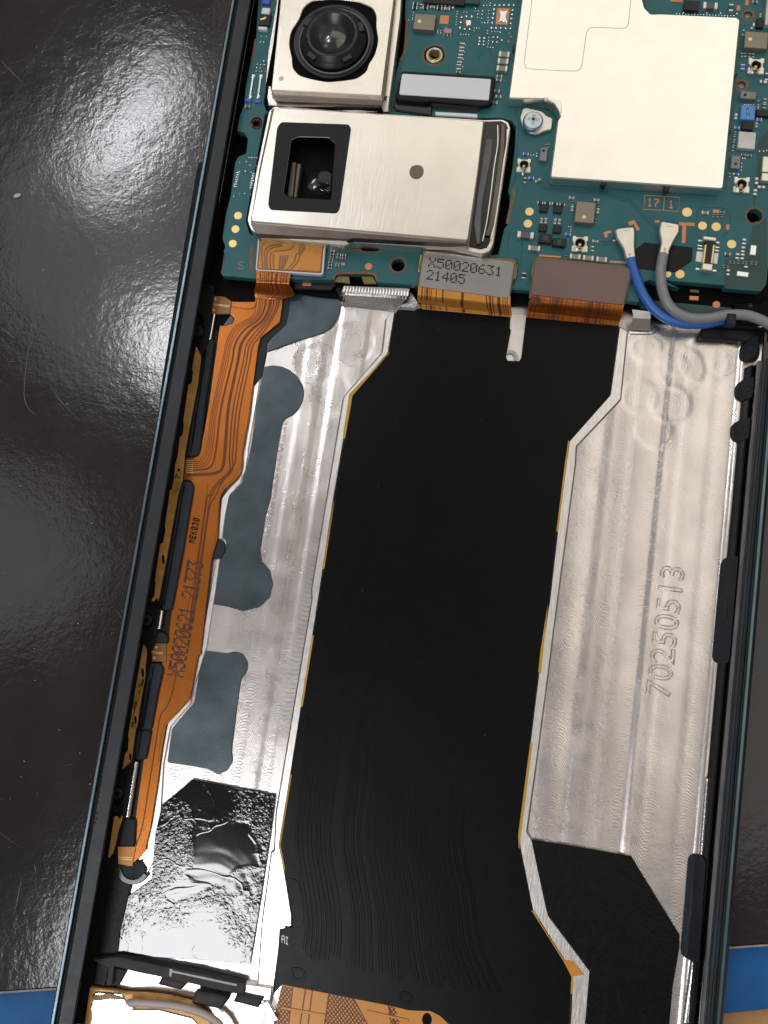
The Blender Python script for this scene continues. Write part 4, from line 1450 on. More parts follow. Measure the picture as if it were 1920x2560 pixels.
# neck curling up to the plug
rows = [((160, 690), (445, 700), .05), ((155, 665), (455, 690), .06), ((150, 610), (560, 655), .10), ((160, 560), (540, 590), .2), ((165, 530), (510, 545), .27), ((170, 480), (515, 490), .285), ((168, 400), (525, 435), .285)]
L_ = smooth_path([at(*px('n', a)[0], z) for a, b, z in rows], 5)
R_ = smooth_path([at(*px('n', b)[0], z) for a, b, z in rows], 5)
V, Fc = [], []
for a, b in zip(L_, R_):
    for i in range(9):
        V.append(a.lerp(b, i / 8))
for k in range(len(L_) - 1):
    for i in range(8):
        q = k * 9 + i
        Fc.append((q, q + 1, q + 10, q + 9))
mesh_obj('cable_neck', V, Fc, 'amber', key, smooth=True)
for t, w in ((.12, .03), (.19, .02), (.25, .02), (.31, .02), (.37, .03), (.46, .05), (.60, .07), (.74, .03), (.82, .03), (.9, .03)):
    V, Fc = [], []
    for a, b in zip(L_, R_):
        V += [a.lerp(b, t - w / 2) + Vector((0, 0, .003)), a.lerp(b, t + w / 2) + Vector((0, 0, .003))]
    for k in range(len(L_) - 1):
        Fc.append((2 * k, 2 * k + 1, 2 * k + 3, 2 * k + 2))
    mesh_obj('conductor', V, Fc, 'trace', key, smooth=True)
slab('plug_body', px('n', (190, 16), (870, 58), (890, 90), (862, 420), (845, 442), (160, 396)), 0.29, 0.06, 'white_pad', key, bev=0.006, r=0.03)
slab('plug_face', px('n', (205, 42), (862, 78), (870, 100), (845, 415), (830, 425), (172, 384), (180, 300)), 0.297, 0.02, 'amber_dark', key, bev=0.004, r=0.03)
slab('plug_window', px('n', (220, 55), (850, 92), (858, 110), (828, 405), (190, 375)), 0.2985, 0.01, 'amber_light', key, bev=0.002, r=0.02)
for p in ([(235, 375), (225, 200), (245, 120), (320, 75), (380, 95)], [(262, 378), (255, 220), (280, 165), (340, 135), (420, 125), (470, 90)], [(285, 380), (278, 240), (300, 190), (360, 155), (440, 145)], [(318, 382), (312, 270), (330, 215), (400, 195), (480, 190), (540, 165), (560, 105)],
          [(350, 385), (345, 300), (350, 230)], [(480, 395), (560, 310), (580, 235), (610, 220), (625, 100)], [(520, 398), (590, 320), (625, 235), (660, 190), (680, 100)], [(405, 390), (420, 240)], [(425, 390), (448, 240)], [(440, 385), (475, 240)], [(455, 370), (500, 240)]):
    ribbon('conductor', px('n', *p), 4.2, 0.2989, 'trace_plug', key, lift=.0008, sm=4)
ribbon('conductor', px('n', (650, 105), (655, 180), (620, 220)), 8, 0.299, 'trace_plug', key, lift=.0008)

# ------------------------------------------------------------------ tapes
t1 = slab('adhesive_tape', px('S', (405, 2012), (481, 1948), (689, 1987), (676, 2090), (650, 2260), (626, 2412), (590, 2408), (287, 2386), (300, 2255), (378, 2198), (388, 2080)), 0.022, 0.02, 'tape', None, bev=0.006)
t1['label'] = 'crinkled glossy black tape in the lower left of the phone bay'
t1['category'] = 'tape'
t2 = slab('adhesive_tape', px('L', (305, 45), (600, 92), (872, 140), (1150, 592), (1150, 665), (1110, 900), (1092, 1106), (1080, 1300), (605, 1300), (617, 1106), (641, 800), (398, 478), (385, 420)), 0.036, 0.03, 'tape_flat', None, bev=0.005)
t2['label'] = 'angular flat black tape in the lower right of the phone bay'
t2['category'] = 'tape'

# ------------------------------------------------------------------ circuit board
ZB = 0.22
board = thing('circuit_board', 'teal circuit board crowded with small parts across the top of the phone', 'circuit board', at(1300, 400, 0.12))
out = px('S', (645, -160)) + px('d', (710, 0), (690, 330), (650, 500), (622, 640), (598, 780), (590, 900), (548, 1010), (526, 1130), (590, 1150), (622, 1200), (605, 1325), (540, 1352), (510, 1400), (470, 1700), (430, 1850), (400, 2060), (425, 2130)) + \
    px('e', (548, 100), (560, 130), (548, 200), (530, 290), (540, 310), (830, 335)) + px('C', (365, 682), (760, 690), (812, 692), (835, 655), (1040, 655), (1068, 705), (1310, 722)) + px('D', (180, 745), (285, 752), (860, 812), (915, 820), (925, 740), (945, 700), (985, 690), (1010, 705), (1150, 740)) + \
    px('j', (470, 650), (1150, 705), (1165, 742), (1580, 775), (1640, 690), (1659, 500)) + px('S', (1935, 600), (2060, -160))
hole_cam = px('A', (500, -300), (495, 0), (430, 480), (412, 590), (430, 640), (1130, 655), (1175, 420), (1195, 345), (1222, 330), (1240, 150), (1225, 110), (1240, -300))
hole_peri = px('A', (420, 660), (445, 640), (1130, 660)) + px('k', (300, 160), (520, 160), (640, 195), (690, 260), (680, 480), (650, 740), (600, 1000), (625, 1060), (615, 1140), (640, 1150), (600, 1382)) + px('D', (140, 395), (105, 545), (20, 552)) + px('C', (1300, 520), (1085, 518), (1070, 530), (850, 512), (840, 490), (380, 455), (330, 420), (310, 350))


def hp(pts):
    return wpoly(pts, ZB)


def hole_c(fr, x, y, rp):
    (u, v), = px(fr, (x, y))
    c = at(u, v, ZB)
    return circle(c, rp / FR[fr][2] * cmpp(u, v, ZB), 20)


screw_holes = [('C', 1187, 605, 38), ('D', 1582, 322, 44), ('d', 695, 1055, 48), ('h', 580, 632, 118), ('B', 1545, 87, 24), ('B', 1507, 490, 24)]
V, Fc = slab_geo(wpoly(out, ZB, 0.012, 3), 0.09, 0.004, [hp(hole_cam), hp(hole_peri)] + [hole_c(*h) for h in screw_holes])
mesh_obj('board_sheet', V, Fc, 'pcb', board)
for fr, x, y, ro, ri in (('C', 1187, 605, 52, 39), ('D', 1582, 322, 55, 45), ('d', 695, 1055, 60, 49), ('h', 580, 632, 138, 119), ('B', 1545, 87, 42, 25), ('B', 1507, 490, 42, 25)):
    ring('hole_rim', fr, x, y, ro, ri, ZB + .002, 0.05, 'pcb_edge', board, bev=0.001)
disc('hole_floor', 'B', 1545, 87, 22, ZB - .03, 0.03, 'chip_grey', board)
disc('hole_floor', 'B', 1507, 490, 22, ZB - .03, 0.03, 'chip_grey', board)
# threaded inserts
for fr, x, y, ro, ri, mm in (('h', 580, 630, 98, 72, 'cream'), ('d', 695, 1068, 46, 34, 'steel_dark')):
    s = ring('threaded_insert', fr, x, y, ro, ri, ZB + .015, 0.12, mm, board, bev=0.01)
    (u, v), = px(fr, (x, y))
    c = at(u, v, ZB)
    k = cmpp(u, v, ZB) / FR[fr][2]
    V, Fc = [], []
    for j in range(9):
        for i in range(20):
            a = i * 6.2832 / 20
            r_ = (ri + (2 if j % 2 else -9)) * k
            V.append(Vector((c.x + math.cos(a) * r_, c.y + math.sin(a) * r_, ZB + .012 - j * 0.016)))
    for j in range(8):
        for i in range(20):
            Fc.append((j * 20 + i, j * 20 + (i + 1) % 20, (j + 1) * 20 + (i + 1) % 20, (j + 1) * 20 + i))
    w = mesh_obj('thread', V, Fc, 'brass' if mm == 'cream' else 'steel_dark', board)
    sub(w, s)
# brown routed edges
for p, wd in ((px('d', (688, 335), (672, 440), (655, 520)), 5), (px('e', (556, 130), (546, 210), (530, 290)), 3), (px('A', (1240, 110), (1235, 180), (1225, 300), (1200, 345)), 7), (px('k', (640, 980), (670, 1000), (665, 1060), (640, 1150), (610, 1290), (590, 1382)), 8),
              (px('C', (850, 512), (900, 520), (960, 515), (990, 530), (1070, 530), (1090, 518)), 5), (px('C', (815, 690), (830, 658), (900, 650), (1040, 655), (1068, 700)), 6), (px('C', (350, 490), (340, 560), (345, 650)), 8)):
    ribbon('routed_edge', p, wd, ZB + .001, 'pcb_edge', board, lift=.002, sm=3)
slab('coating', px('C', (815, 700), (840, 665), (905, 670), (910, 710)), ZB - .03, .02, 'olive', board)
slab('coating', px('C', (975, 670), (1040, 668), (1065, 712), (990, 712)), ZB - .03, .02, 'olive', board)
# darker areas of the mask (no copper beneath)
slab('dark_field', px('j', (1490, -20), (1455, 190), (1290, 390), (1160, 400), (1150, 690), (1170, 730), (1575, 765), (1625, 690), (1650, 480), (1640, -60)), ZB + .0012, .001, 'pcb_dark', board, bev=0)
slab('dark_field', px('c', (745, 1200), (830, 1130), (830, 1560), (775, 1560), (725, 1700), (710, 1800), (700, 1750), (730, 1450)), ZB + .0012, .001, 'pcb_dark', board, bev=0)
slab('lower_board', px('D', (900, 800), (1450, 850), (1455, 885), (1100, 895), (1000, 885), (930, 850)), 0.12, .05, 'pcb_dark', board)
slab('lower_board', px('C', (570, 665), (800, 685), (840, 705), (800, 748), (590, 738)), 0.13, .05, 'chip_black', board)
for fr, q in (('D', [(1208, 782), (1260, 785), (1258, 808), (1206, 805)]), ('C', [(638, 706), (688, 708), (686, 726), (636, 724)]), ('C', [(640, 680), (690, 682), (689, 698), (639, 696)])):
    slab('copper_pad', px(fr, *q), 0.135, .01, 'copper', board, bev=.001)
slab('copper_pad', px('D', (1212, 745), (1262, 750), (1260, 765), (1210, 760)), 0.14, .01, 'pcb_edge', board, bev=.001)
disc('copper_pad', 'D', 1362, 833, 22, 0.128, .01, 'copper', board, bev=.001)
# shallow lines under the mask
for p, w in (([(330, 130), (360, 172), (640, 190), (735, 195), (780, 226), (850, 236), (1015, 405)], 3), ([(345, 120), (372, 160), (645, 178), (742, 184), (790, 214), (860, 226), (1025, 395)], 3), ([(215, 420), (170, 425), (160, 450), (155, 550)], 2), ([(245, 470), (235, 600), (225, 605)], 2),
             ([(290, 660), (265, 740), (190, 742)], 2), ([(690, 470), (740, 472), (775, 450)], 4), ([(700, 488), (745, 488), (782, 462)], 4), ([(1250, 330), (1250, 290), (1290, 272), (1400, 275), (1440, 310), (1440, 400), (1400, 440)], 2), ([(1260, 440), (1245, 420), (1245, 340)], 2), ([(1320, 330), (1315, 440)], 2)):
    ribbon('board_trace', px('D', *p), w, ZB + .0006, 'pcb_trace', board, lift=.001)
for p in ([(1220, 560), (1215, 600), (1260, 640), (1330, 650)], [(1150, 600), (1100, 640), (1090, 700)], [(830, 410), (700, 420)], [(300, 700), (240, 760)]):
    ribbon('board_trace', px('h', *p), 2, ZB + .0006, 'pcb_trace', board, lift=.001)
ribbon('board_trace', px('k', (700, 60), (690, 130), (720, 200), (715, 480), (680, 900)), 2, ZB + .0006, 'pcb_trace', board, lift=.001)

# pads
for fr, x, y, r_ in (('D', 1193, 300, 29), ('D', 1282, 378, 26), ('D', 1361, 384, 27), ('D', 1450, 484, 27), ('D', 1080, 656, 22), ('D', 1152, 657, 27), ('D', 285, 297, 25), ('D', 276, 366, 25), ('C', 265, 320, 23), ('C', 250, 398, 23), ('C', 235, 481, 23)):
    disc('test_pad', fr, x, y, r_, ZB + .004, .004, 'gold', board, bev=.0015)
disc('copper_pad', 'C', 1017, 613, 21, ZB + .003, .003, 'copper', board, bev=.001)
for fr, q in (('h', [(650, 175), (752, 178), (740, 275), (638, 272)]), ('B', [(1100, -30), (1170, -30), (1165, 12), (1098, 8)]), ('D', [(1145, 358), (1238, 362), (1237, 380), (1188, 378), (1184, 478), (1162, 478), (1165, 378), (1144, 376)]), ('D', [(852, 358), (890, 344), (920, 400), (905, 409), (885, 370), (860, 378)]),
              ('D', [(711, 416), (752, 404), (757, 418), (732, 427), (740, 440), (720, 449)]), ('D', [(1008, 346), (1033, 347), (1032, 361), (1007, 360)]), ('i', [(682, 350), (930, 370), (928, 390), (680, 372)]), ('i', [(1495, 422), (1690, 430), (1685, 455), (1492, 442)]), ('j', [(1180, 2), (1218, 6), (1214, 70), (1176, 64)]),
              ('c', [(355, 1810), (410, 1812), (408, 1840), (352, 1838)]), ('c', [(560, 45), (590, 47), (588, 90), (556, 88)]), ('c', [(635, 0), (662, 0), (660, 45), (632, 42)]), ('C', [(858, 590), (882, 592), (880, 606), (858, 604)])):
    slab('copper_pad', px(fr, *q), ZB + .003, .003, 'copper', board, bev=.001)
for p in ([(950, 203), (1150, 215), (1143, 297), (943, 283), (950, 203)], [(1063, 209), (1057, 291)]):
    ribbon('printed_box', px('D', *p), 1.8, ZB + .001, 'copper', board, lift=.0012)
dots('printed_character', '17', 'D', (978, 244), (1018, 247), 22, (-2, 38), ZB + .0022, 'copper', board, size=1.2, squash=1.35)
dots('printed_character', '1', 'D', (1101, 255), (1101, 255), 22, (-2, 38), ZB + .0022, 'copper', board, size=1.2, squash=1.35)
dots('printed_character', 'S', 'C', (281, 607), (281, 607), 26, (-2, 38), ZB + .0022, 'silk', board, size=1.1, squash=1.2)
for p in ([(980, 640), (978, 605), (1015, 605)], [(1238, 618), (1270, 620), (1265, 655)]):
    ribbon('corner_mark', px('h', *p), 2, ZB + .0006, 'pcb_edge', board, lift=.0008)
# black sticker
slab('sticker', px('D', (893, 515), (948, 474), (1225, 503), (1220, 580), (1130, 645), (1060, 640), (908, 625)), ZB + .008, .008, 'felt', board, bev=.002)

V, Fc = [], []
for k in range(420):
    u, v = RND.choice([(RND.uniform(1250, 1900), RND.uniform(440, 730)), (RND.uniform(1010, 1280), RND.uniform(40, 240)), (RND.uniform(1280, 1400), RND.uniform(290, 500)), (RND.uniform(640, 680), RND.uniform(80, 330))])
    c = at(u, v, ZB + .0016)
    r_ = RND.choice([.0035, .0045, .006])
    b = len(V)
    V += [c + Vector((math.cos(a) * r_, math.sin(a) * r_, 0)) for a in [i * 1.0472 for i in range(6)]]
    Fc.append(tuple(range(b, b + 6)))
o = mesh_obj('vias', V, Fc, 'pcb_trace', board)
o['kind'] = 'stuff'

# shield can
can_px = px('B', (242, -330), (240, 0), (165, 558), (172, 566), (360, 570), (400, 568), (440, 590), (465, 640), (462, 672), (447, 690), (405, 1012), (415, 1022), (800, 1048), (1390, 1088), (1402, 1078), (1499, 115), (1480, 98), (1040, 78), (985, 80), (950, 45), (938, 0), (945, -330))
can = slab('shield_can', can_px, 0.385, 0.155, 'can', board, bev=0.012, r=0.02)
for p in ([(305, -60), (300, 0), (258, 330), (262, 375), (285, 396), (530, 409), (568, 402), (586, 375), (610, 215), (622, 175), (655, 158), (815, 163), (845, 152), (856, 125), (868, 0), (872, -60)],):
    s = ribbon('seam', px('B', *p), 1.6, 0.3854, 'seam', board, lift=.0008, sm=4)
    sub(s, can)
s = slab('fold_edge', px('B', (358, 566), (400, 562), (470, 575), (475, 620), (465, 675), (452, 640), (425, 595), (385, 575)), 0.388, .15, 'steel', board, bev=.01, r=.03)
sub(s, can)
for x, y in ((205, 257), (1468, 422), (1432, 755), (716, 1048), (1080, 1078)):
    d = disc('latch_dimple', 'B', x, y, 15, 0.375, .12, 'steel_dark', board, bev=.02, n=14)
    sub(d, can)
for x in range(450, 1390, 60):
    y = 1035 + (x - 430) * 0.066
    d = chip('shield_foot', 'B', x + RND.uniform(-6, 6), y + 14, RND.uniform(26, 44), 14, 0.26, .2, 'solder', board)
    sub(d, can)
# screw lug
slab('ground_lug', px('B', (245, 628), (262, 618), (358, 640), (385, 668), (420, 680), (412, 746), (372, 752), (335, 772), (290, 768), (245, 728), (230, 680)), 0.27, .03, 'cream', board, bev=.008, r=.03)
s = disc('screw', 'B', 306, 692, 59, 0.33, .07, 'screw', board, bev=.018)
for w, h in ((64, 17), (17, 64)):
    c = chip('cross_slot', 'B', 308, 685, w, h, 0.3325, .32, 'seam', board, ang=0.0, bev=.002)
    sub(c, s)

# chips: (frame, x, y, w, h, height, material)
CH = [('h', 468, 250, 245, 195, .07, 'chip_tan'), ('h', 735, 350, 95, 58, .03, 'pink'), ('h', 690, 8, 480, 70, .05, 'chip_black'), ('h', 1015, 14, 165, 52, .05, 'pcb_dark'),
      ('D', 606, 300, 112, 130, .07, 'chip_tan'), ('k', 1010, 575, 86, 168, .05, 'chip_grey'), ('i', 752, 165, 148, 108, .05, 'chip_black'), ('i', 912, 208, 150, 98, .05, 'chip_black'),
      ('c', 728, 345, 200, 160, .07, 'chip_tan'), ('c', 660, 820, 138, 72, .05, 'chip_grey'), ('c', 657, 970, 122, 138, .05, 'chip_blue'), ('c', 655, 1085, 95, 75, .04, 'chip_black'), ('c', 648, 1210, 150, 160, .05, 'chip_light'),
      ('c', 552, 1398, 80, 125, .05, 'chip_grey'), ('c', 792, 975, 120, 60, .04, 'chip_black'), ('c', 762, 195, 55, 90, .04, 'chip_black'), ('c', 845, 70, 60, 330, .06, 'chip_light'), ('c', 170, 45, 130, 95, .05, 'chip_black'), ('c', 830, 1420, 95, 150, .05, 'cream'), ('c', 830, 1530, 110, 75, .06, 'cream'),
      ('k', 1012, 1195, 95, 90, .035, 'chip_black'), ('k', 1172, 1208, 95, 90, .035, 'chip_black'), ('i', 725, 40, 90, 85, .035, 'chip_black'), ('i', 888, 58, 95, 85, .035, 'chip_black')]
for fr, x, y, w, h, hg, mm in CH:
    chip('chip', fr, x, y, w, h, ZB + hg, ZB, mm, board, bev=.005)
for fr, x, y, r_, hg, mm in (('h', 408, 244, 21, .07, 'gold'), ('D', 600, 328, 11, .07, 'gold'), ('c', 676, 338, 17, .07, 'gold'), ('k', 1010, 535, 17, .05, 'chip_black'), ('c', 632, 818, 14, .05, 'chip_black'), ('c', 550, 1415, 14, .05, 'chip_black')):
    disc('pin_mark', fr, x, y, r_, ZB + hg + .002, .003, mm, board, bev=.0008, n=16)
for p in ([(648, 975), (648, 998)], [(668, 975), (668, 998)], [(640, 945), (662, 935)]):
    ribbon('print_stroke', px('c', *p), 2, ZB + .0508, 'ink', board, lift=.0005)
for row in range(3):
    ribbon('print_stroke', px('i', (890, 185 + row * 20), (935, 187 + row * 20)), 2, ZB + .0508, 'cap_grey', board, lift=.0005)
    ribbon('print_stroke', px('i', (730, 140 + row * 20), (780, 142 + row * 20)), 2, ZB + .0508, 'cap_grey', board, lift=.0005)
for k in range(5):
    balls('c', [(625 + k * 20, 905)], 13, ZB + .05, board)
balls('i', [(690, 218), (745, 222), (795, 225), (880, 258), (938, 262)], 20, ZB, board)
balls('h', [(690, 400), (730, 402), (770, 405), (715, 312)], 18, ZB, board)

# capacitors and resistors: (frame, x, y, w, h, body, vertical terminals)
TT = [('h', 900, 520, 62, 62, 'cap_grey', 1), ('h', 888, 603, 62, 62, 'cap_grey', 1), ('h', 875, 686, 62, 62, 'cap_grey', 1), ('h', 862, 766, 62, 62, 'cap_grey', 1), ('h', 855, 825, 50, 28, 'cap_grey', 0),
      ('h', 1385, 620, 118, 68, 'cap_tan', 0), ('h', 1372, 700, 118, 68, 'cap_tan', 0), ('h', 1360, 783, 118, 68, 'cap_tan', 0),
      ('h', 1330, 875, 62, 38, 'cap_grey', 0), ('h', 1322, 917, 62, 38, 'cap_grey', 0), ('h', 1302, 1043, 62, 40, 'cap_grey', 0), ('h', 1318, 1108, 66, 40, 'cap_grey', 0), ('h', 1278, 1176, 58, 40, 'cap_grey', 0),
      ('h', 362, 38, 58, 38, 'chip_black', 0), ('h', 355, 80, 58, 38, 'chip_black', 0), ('h', 482, 40, 62, 38, 'chip_black', 0), ('h', 476, 82, 62, 38, 'chip_black', 0), ('h', 560, 72, 56, 34, 'cap_tan', 0), ('h', 645, 45, 62, 38, 'chip_black', 0), ('h', 640, 86, 62, 38, 'chip_black', 0), ('h', 735, 50, 64, 38, 'chip_black', 0), ('h', 726, 92, 64, 36, 'cap_tan', 0), ('h', 798, 62, 32, 62, 'cap_tan', 1), ('h', 866, 50, 64, 38, 'chip_black', 0),
      ('i', 525, 122, 182, 78, 'cap_grey', 0), ('i', 625, 275, 132, 62, 'cap_tan', 0), ('i', 1098, 372, 118, 62, 'cap_tan', 0), ('i', 1248, 388, 118, 62, 'cap_tan', 0), ('i', 1402, 405, 118, 62, 'cap_tan', 0), ('i', 1330, 195, 66, 34, 'cap_tan', 0), ('i', 1298, 260, 40, 18, 'terminal', 0), ('i', 1298, 303, 40, 18, 'terminal', 0), ('i', 505, 592, 52, 66, 'chip_black', 1), ('i', 992, 380, 20, 42, 'chip_black', 1), ('i', 1015, 115, 62, 34, 'blue_bit', 0), ('i', 1545, 188, 34, 22, 'terminal', 0),
      ('k', 972, 1135, 66, 34, 'chip_black', 0), ('k', 1055, 1142, 66, 34, 'chip_black', 0), ('k', 1138, 1147, 66, 34, 'chip_black', 0), ('k', 1225, 1155, 62, 34, 'chip_black', 0), ('k', 1333, 1078, 62, 34, 'cap_tan', 0), ('k', 1620, 1102, 62, 34, 'cap_tan', 0), ('k', 1338, 1200, 36, 62, 'cap_tan', 1), ('k', 1636, 1228, 36, 60, 'cap_tan', 1), ('k', 1348, 1138, 22, 40, 'chip_black', 1), ('k', 1645, 1158, 22, 40, 'chip_black', 1), ('k', 1612, 1342, 26, 40, 'chip_black', 1),
      ('k', 985, 1340, 36, 62, 'cap_tan', 1), ('k', 1035, 1342, 36, 62, 'cap_tan', 1), ('k', 1142, 1350, 36, 62, 'cap_tan', 1), ('k', 1192, 1352, 36, 62, 'cap_tan', 1), ('k', 805, 572, 64, 32, 'blue_bit', 0), ('k', 868, 850, 62, 34, 'blue_bit', 0), ('k', 797, 875, 36, 62, 'pcb_trace', 1),
      ('k', 1030, 477, 24, 34, 'pcb_trace', 1), ('k', 1066, 478, 24, 44, 'pcb_trace', 1), ('k', 770, 800, 26, 44, 'terminal', 1),
      ('j', 1195, 342, 66, 40, 'cap_grey', 0), ('c', 288, 1835, 58, 32, 'cap_tan', 0), ('c', 437, 1832, 34, 20, 'cap_grey', 0), ('c', 398, 1862, 26, 24, 'pcb_trace', 1), ('c', 360, 1862, 26, 24, 'pcb_trace', 1), ('c', 433, 1862, 26, 24, 'pcb_trace', 1),
      ('c', 333, 45, 118, 62, 'cap_grey', 0), ('c', 512, 62, 40, 66, 'pcb_trace', 1), ('c', 718, 12, 46, 24, 'cap_grey', 0), ('c', 605, 472, 22, 36, 'pcb_trace', 1), ('c', 633, 472, 22, 36, 'pcb_trace', 1), ('c', 672, 475, 22, 36, 'pcb_trace', 1), ('c', 703, 477, 22, 36, 'pcb_trace', 1), ('c', 612, 575, 40, 48, 'blue_bit', 1),
      ('c', 555, 988, 26, 24, 'terminal', 0), ('c', 552, 1018, 26, 24, 'terminal', 0), ('c', 562, 1100, 44, 28, 'blue_bit', 0), ('c', 755, 1030, 44, 34, 'blue_bit', 0), ('c', 732, 1078, 26, 44, 'cap_tan', 1), ('c', 618, 1335, 36, 22, 'cap_grey', 0), ('c', 672, 1340, 36, 22, 'cap_grey', 0), ('c', 555, 1502, 50, 24, 'blue_bit', 0), ('c', 500, 1510, 18, 36, 'cap_grey', 1), ('c', 545, 1148, 24, 30, 'pcb_trace', 1), ('c', 540, 1192, 24, 36, 'pcb_trace', 1), ('c', 533, 1240, 24, 36, 'pcb_trace', 1), ('c', 528, 1285, 24, 36, 'pcb_trace', 1),
      ('c', 733, 1542, 30, 26, 'terminal', 0), ('c', 733, 1578, 30, 26, 'terminal', 0), ('c', 722, 1642, 32, 24, 'terminal', 0), ('c', 718, 1675, 32, 24, 'terminal', 0), ('c', 755, 1612, 30, 26, 'terminal', 0), ('c', 792, 1614, 30, 26, 'terminal', 0), ('c', 805, 870, 32, 44, 'cap_grey', 1), ('c', 800, 915, 34, 40, 'pcb_trace', 1), ('c', 748, 885, 20, 40, 'pcb_trace', 1), ('c', 765, 130, 20, 34, 'copper', 1), ('c', 708, 210, 18, 34, 'terminal', 1), ('c', 690, 240, 26, 16, 'terminal', 0), ('c', 820, 660, 30, 70, 'pcb_trace', 1), ('c', 770, 700, 22, 30, 'terminal', 1), ('c', 808, 705, 30, 28, 'terminal', 0), ('c', 745, 925, 20, 30, 'copper', 1),
      ('j', 1388, 178, 44, 28, 'terminal', 0), ('j', 1382, 222, 44, 28, 'terminal', 0), ('j', 1376, 268, 44, 28, 'terminal', 0), ('j', 1370, 312, 44, 28, 'terminal', 0), ('j', 1368, 350, 46, 28, 'terminal', 0), ('j', 1312, 345, 44, 28, 'terminal', 0), ('j', 1305, 390, 44, 28, 'terminal', 0), ('j', 1362, 393, 44, 28, 'terminal', 0),
      ('j', 1225, 435, 28, 36, 'cap_grey', 1), ('j', 1272, 440, 28, 36, 'cap_grey', 1), ('j', 1320, 436, 28, 40, 'cap_grey', 1), ('j', 1374, 440, 28, 36, 'cap_grey', 1), ('j', 1412, 445, 28, 34, 'cap_grey', 1), ('j', 1470, 445, 30, 36, 'cap_grey', 1), ('j', 1522, 450, 30, 38, 'cap_grey', 1), ('j', 1406, 490, 44, 26, 'terminal', 0), ('j', 1152, 485, 30, 34, 'cap_grey', 1), ('j', 1202, 488, 30, 34, 'cap_grey', 1), ('j', 1203, 532, 40, 28, 'terminal', 0), ('j', 1200, 578, 40, 28, 'terminal', 0)]
TT += [('n', 960, 195, 40, 24, 'cap_grey', 0), ('n', 956, 227, 40, 24, 'cap_grey', 0), ('n', 950, 257, 40, 24, 'cap_grey', 0), ('n', 943, 283, 40, 24, 'cap_grey', 0), ('n', 938, 312, 40, 24, 'cap_grey', 0), ('n', 934, 342, 40, 24, 'cap_grey', 0), ('n', 930, 373, 40, 24, 'cap_grey', 0),
       ('n', 1026, 232, 40, 26, 'cap_grey', 0), ('n', 1080, 237, 40, 26, 'cap_grey', 0), ('n', 1022, 262, 40, 26, 'cap_grey', 0), ('n', 1077, 266, 40, 26, 'cap_grey', 0), ('n', 1012, 322, 40, 26, 'cap_grey', 0), ('n', 1008, 348, 40, 26, 'cap_grey', 0)]
for fr, x, y, w, h, body, vt in TT:
    big = w * h / FR[fr][2] ** 2 > 220
    two_terminal(fr, x, y, w, h, ZB, board, body, bool(vt), 0.0, 0.045 if big else 0.022, 'capacitor' if body.startswith('cap') else 'resistor')
two_terminal('k', 942, 877, 66, 32, ZB, board, 'cap_tan', False, 0.62, 0.025, 'capacitor')

# solder lands
hB = [(x, 58) for x in (1275, 1330, 1383, 1437, 1492)] + [(1238, 320), (1292, 322), (1345, 322), (1400, 323), (1455, 325)] + [(1268, 105), (1260, 157), (1252, 208), (1245, 260), (1483, 115), (1476, 165), (1468, 215), (1460, 270)] + \
     [(895, 195), (950, 185), (1010, 188), (885, 255), (875, 318), (930, 332), (985, 335), (1100, 435), (1155, 440), (1100, 472), (1150, 475), (1092, 512), (1145, 515), (1258, 428), (1308, 430), (1250, 482), (1300, 485), (1357, 462)]
balls('h', hB, 32, ZB, board)
slab('copper_pad', px('h', (1302, 92), (1450, 95), (1425, 285), (1285, 278)), ZB + .003, .003, 'copper', board, bev=.001)
slab('solder_pad', px('h', (1322, 110), (1375, 125), (1435, 112), (1405, 185), (1425, 262), (1365, 240), (1308, 262), (1335, 190)), ZB + .012, .01, 'solder', board, bev=.008, r=.02)
slab('copper_pad', px('h', (905, 218), (1012, 222), (1008, 298), (940, 298), (915, 285), (925, 255), (910, 245)), ZB + .003, .003, 'pcb_edge', board, bev=.001)
slab('solder_pad', px('h', (940, 228), (1008, 232), (1002, 290), (945, 290)), ZB + .010, .008, 'solder', board, bev=.006, r=.015)
balls('h', [(1442, 383), (1465, 425), (1432, 480)], 30, ZB - .008, board, 'copper_dot', 'copper')
tiny = [(1088, 125), (1135, 128), (1083, 160), (1130, 165), (1078, 200), (1125, 208), (1130, 262), (1160, 262), (1195, 262), (1208, 120), (1205, 160), (1200, 200), (1200, 235), (1150, 62), (1182, 62), (1222, 35), (1222, 62), (1052, 95), (1050, 125), (920, 138), (950, 140), (845, 130), (842, 160), (840, 190), (835, 222), (832, 255), (828, 282), (885, 395), (915, 397), (945, 397), (975, 398),
        (1037, 322), (1070, 322), (1100, 325), (1035, 352), (1240, 362), (1275, 362), (1310, 365), (1340, 368), (1208, 430), (1205, 465), (1200, 500), (1192, 540), (1225, 545), (1258, 548), (340, 145), (335, 175), (330, 205), (328, 225), (285, 230), (620, 355), (620, 380), (655, 355), (655, 380), (1195, 355), (1192, 385), (935, 520), (925, 600), (912, 685), (905, 770), (425, 50), (425, 90), (590, 50)]
balls('h', tiny, 19, ZB, board)
balls('k', [(862, 587), (892, 587), (930, 568), (930, 600)], 20, ZB, board)
dl = [(735, 315), (782, 318), (730, 362), (758, 362), (760, 525), (790, 530), (702, 555), (732, 558), (762, 560), (790, 562), (698, 582), (728, 585), (692, 612), (718, 615), (740, 615), (772, 615), (632, 1360), (655, 1362), (678, 1362), (700, 1364), (605, 1395), (690, 1430), (640, 1428), (548, 1480), (598, 1478), (650, 1488), (546, 1675), (595, 1672), (640, 1680), (498, 1695), (548, 1403)]
balls('d', dl, 15, ZB, board)
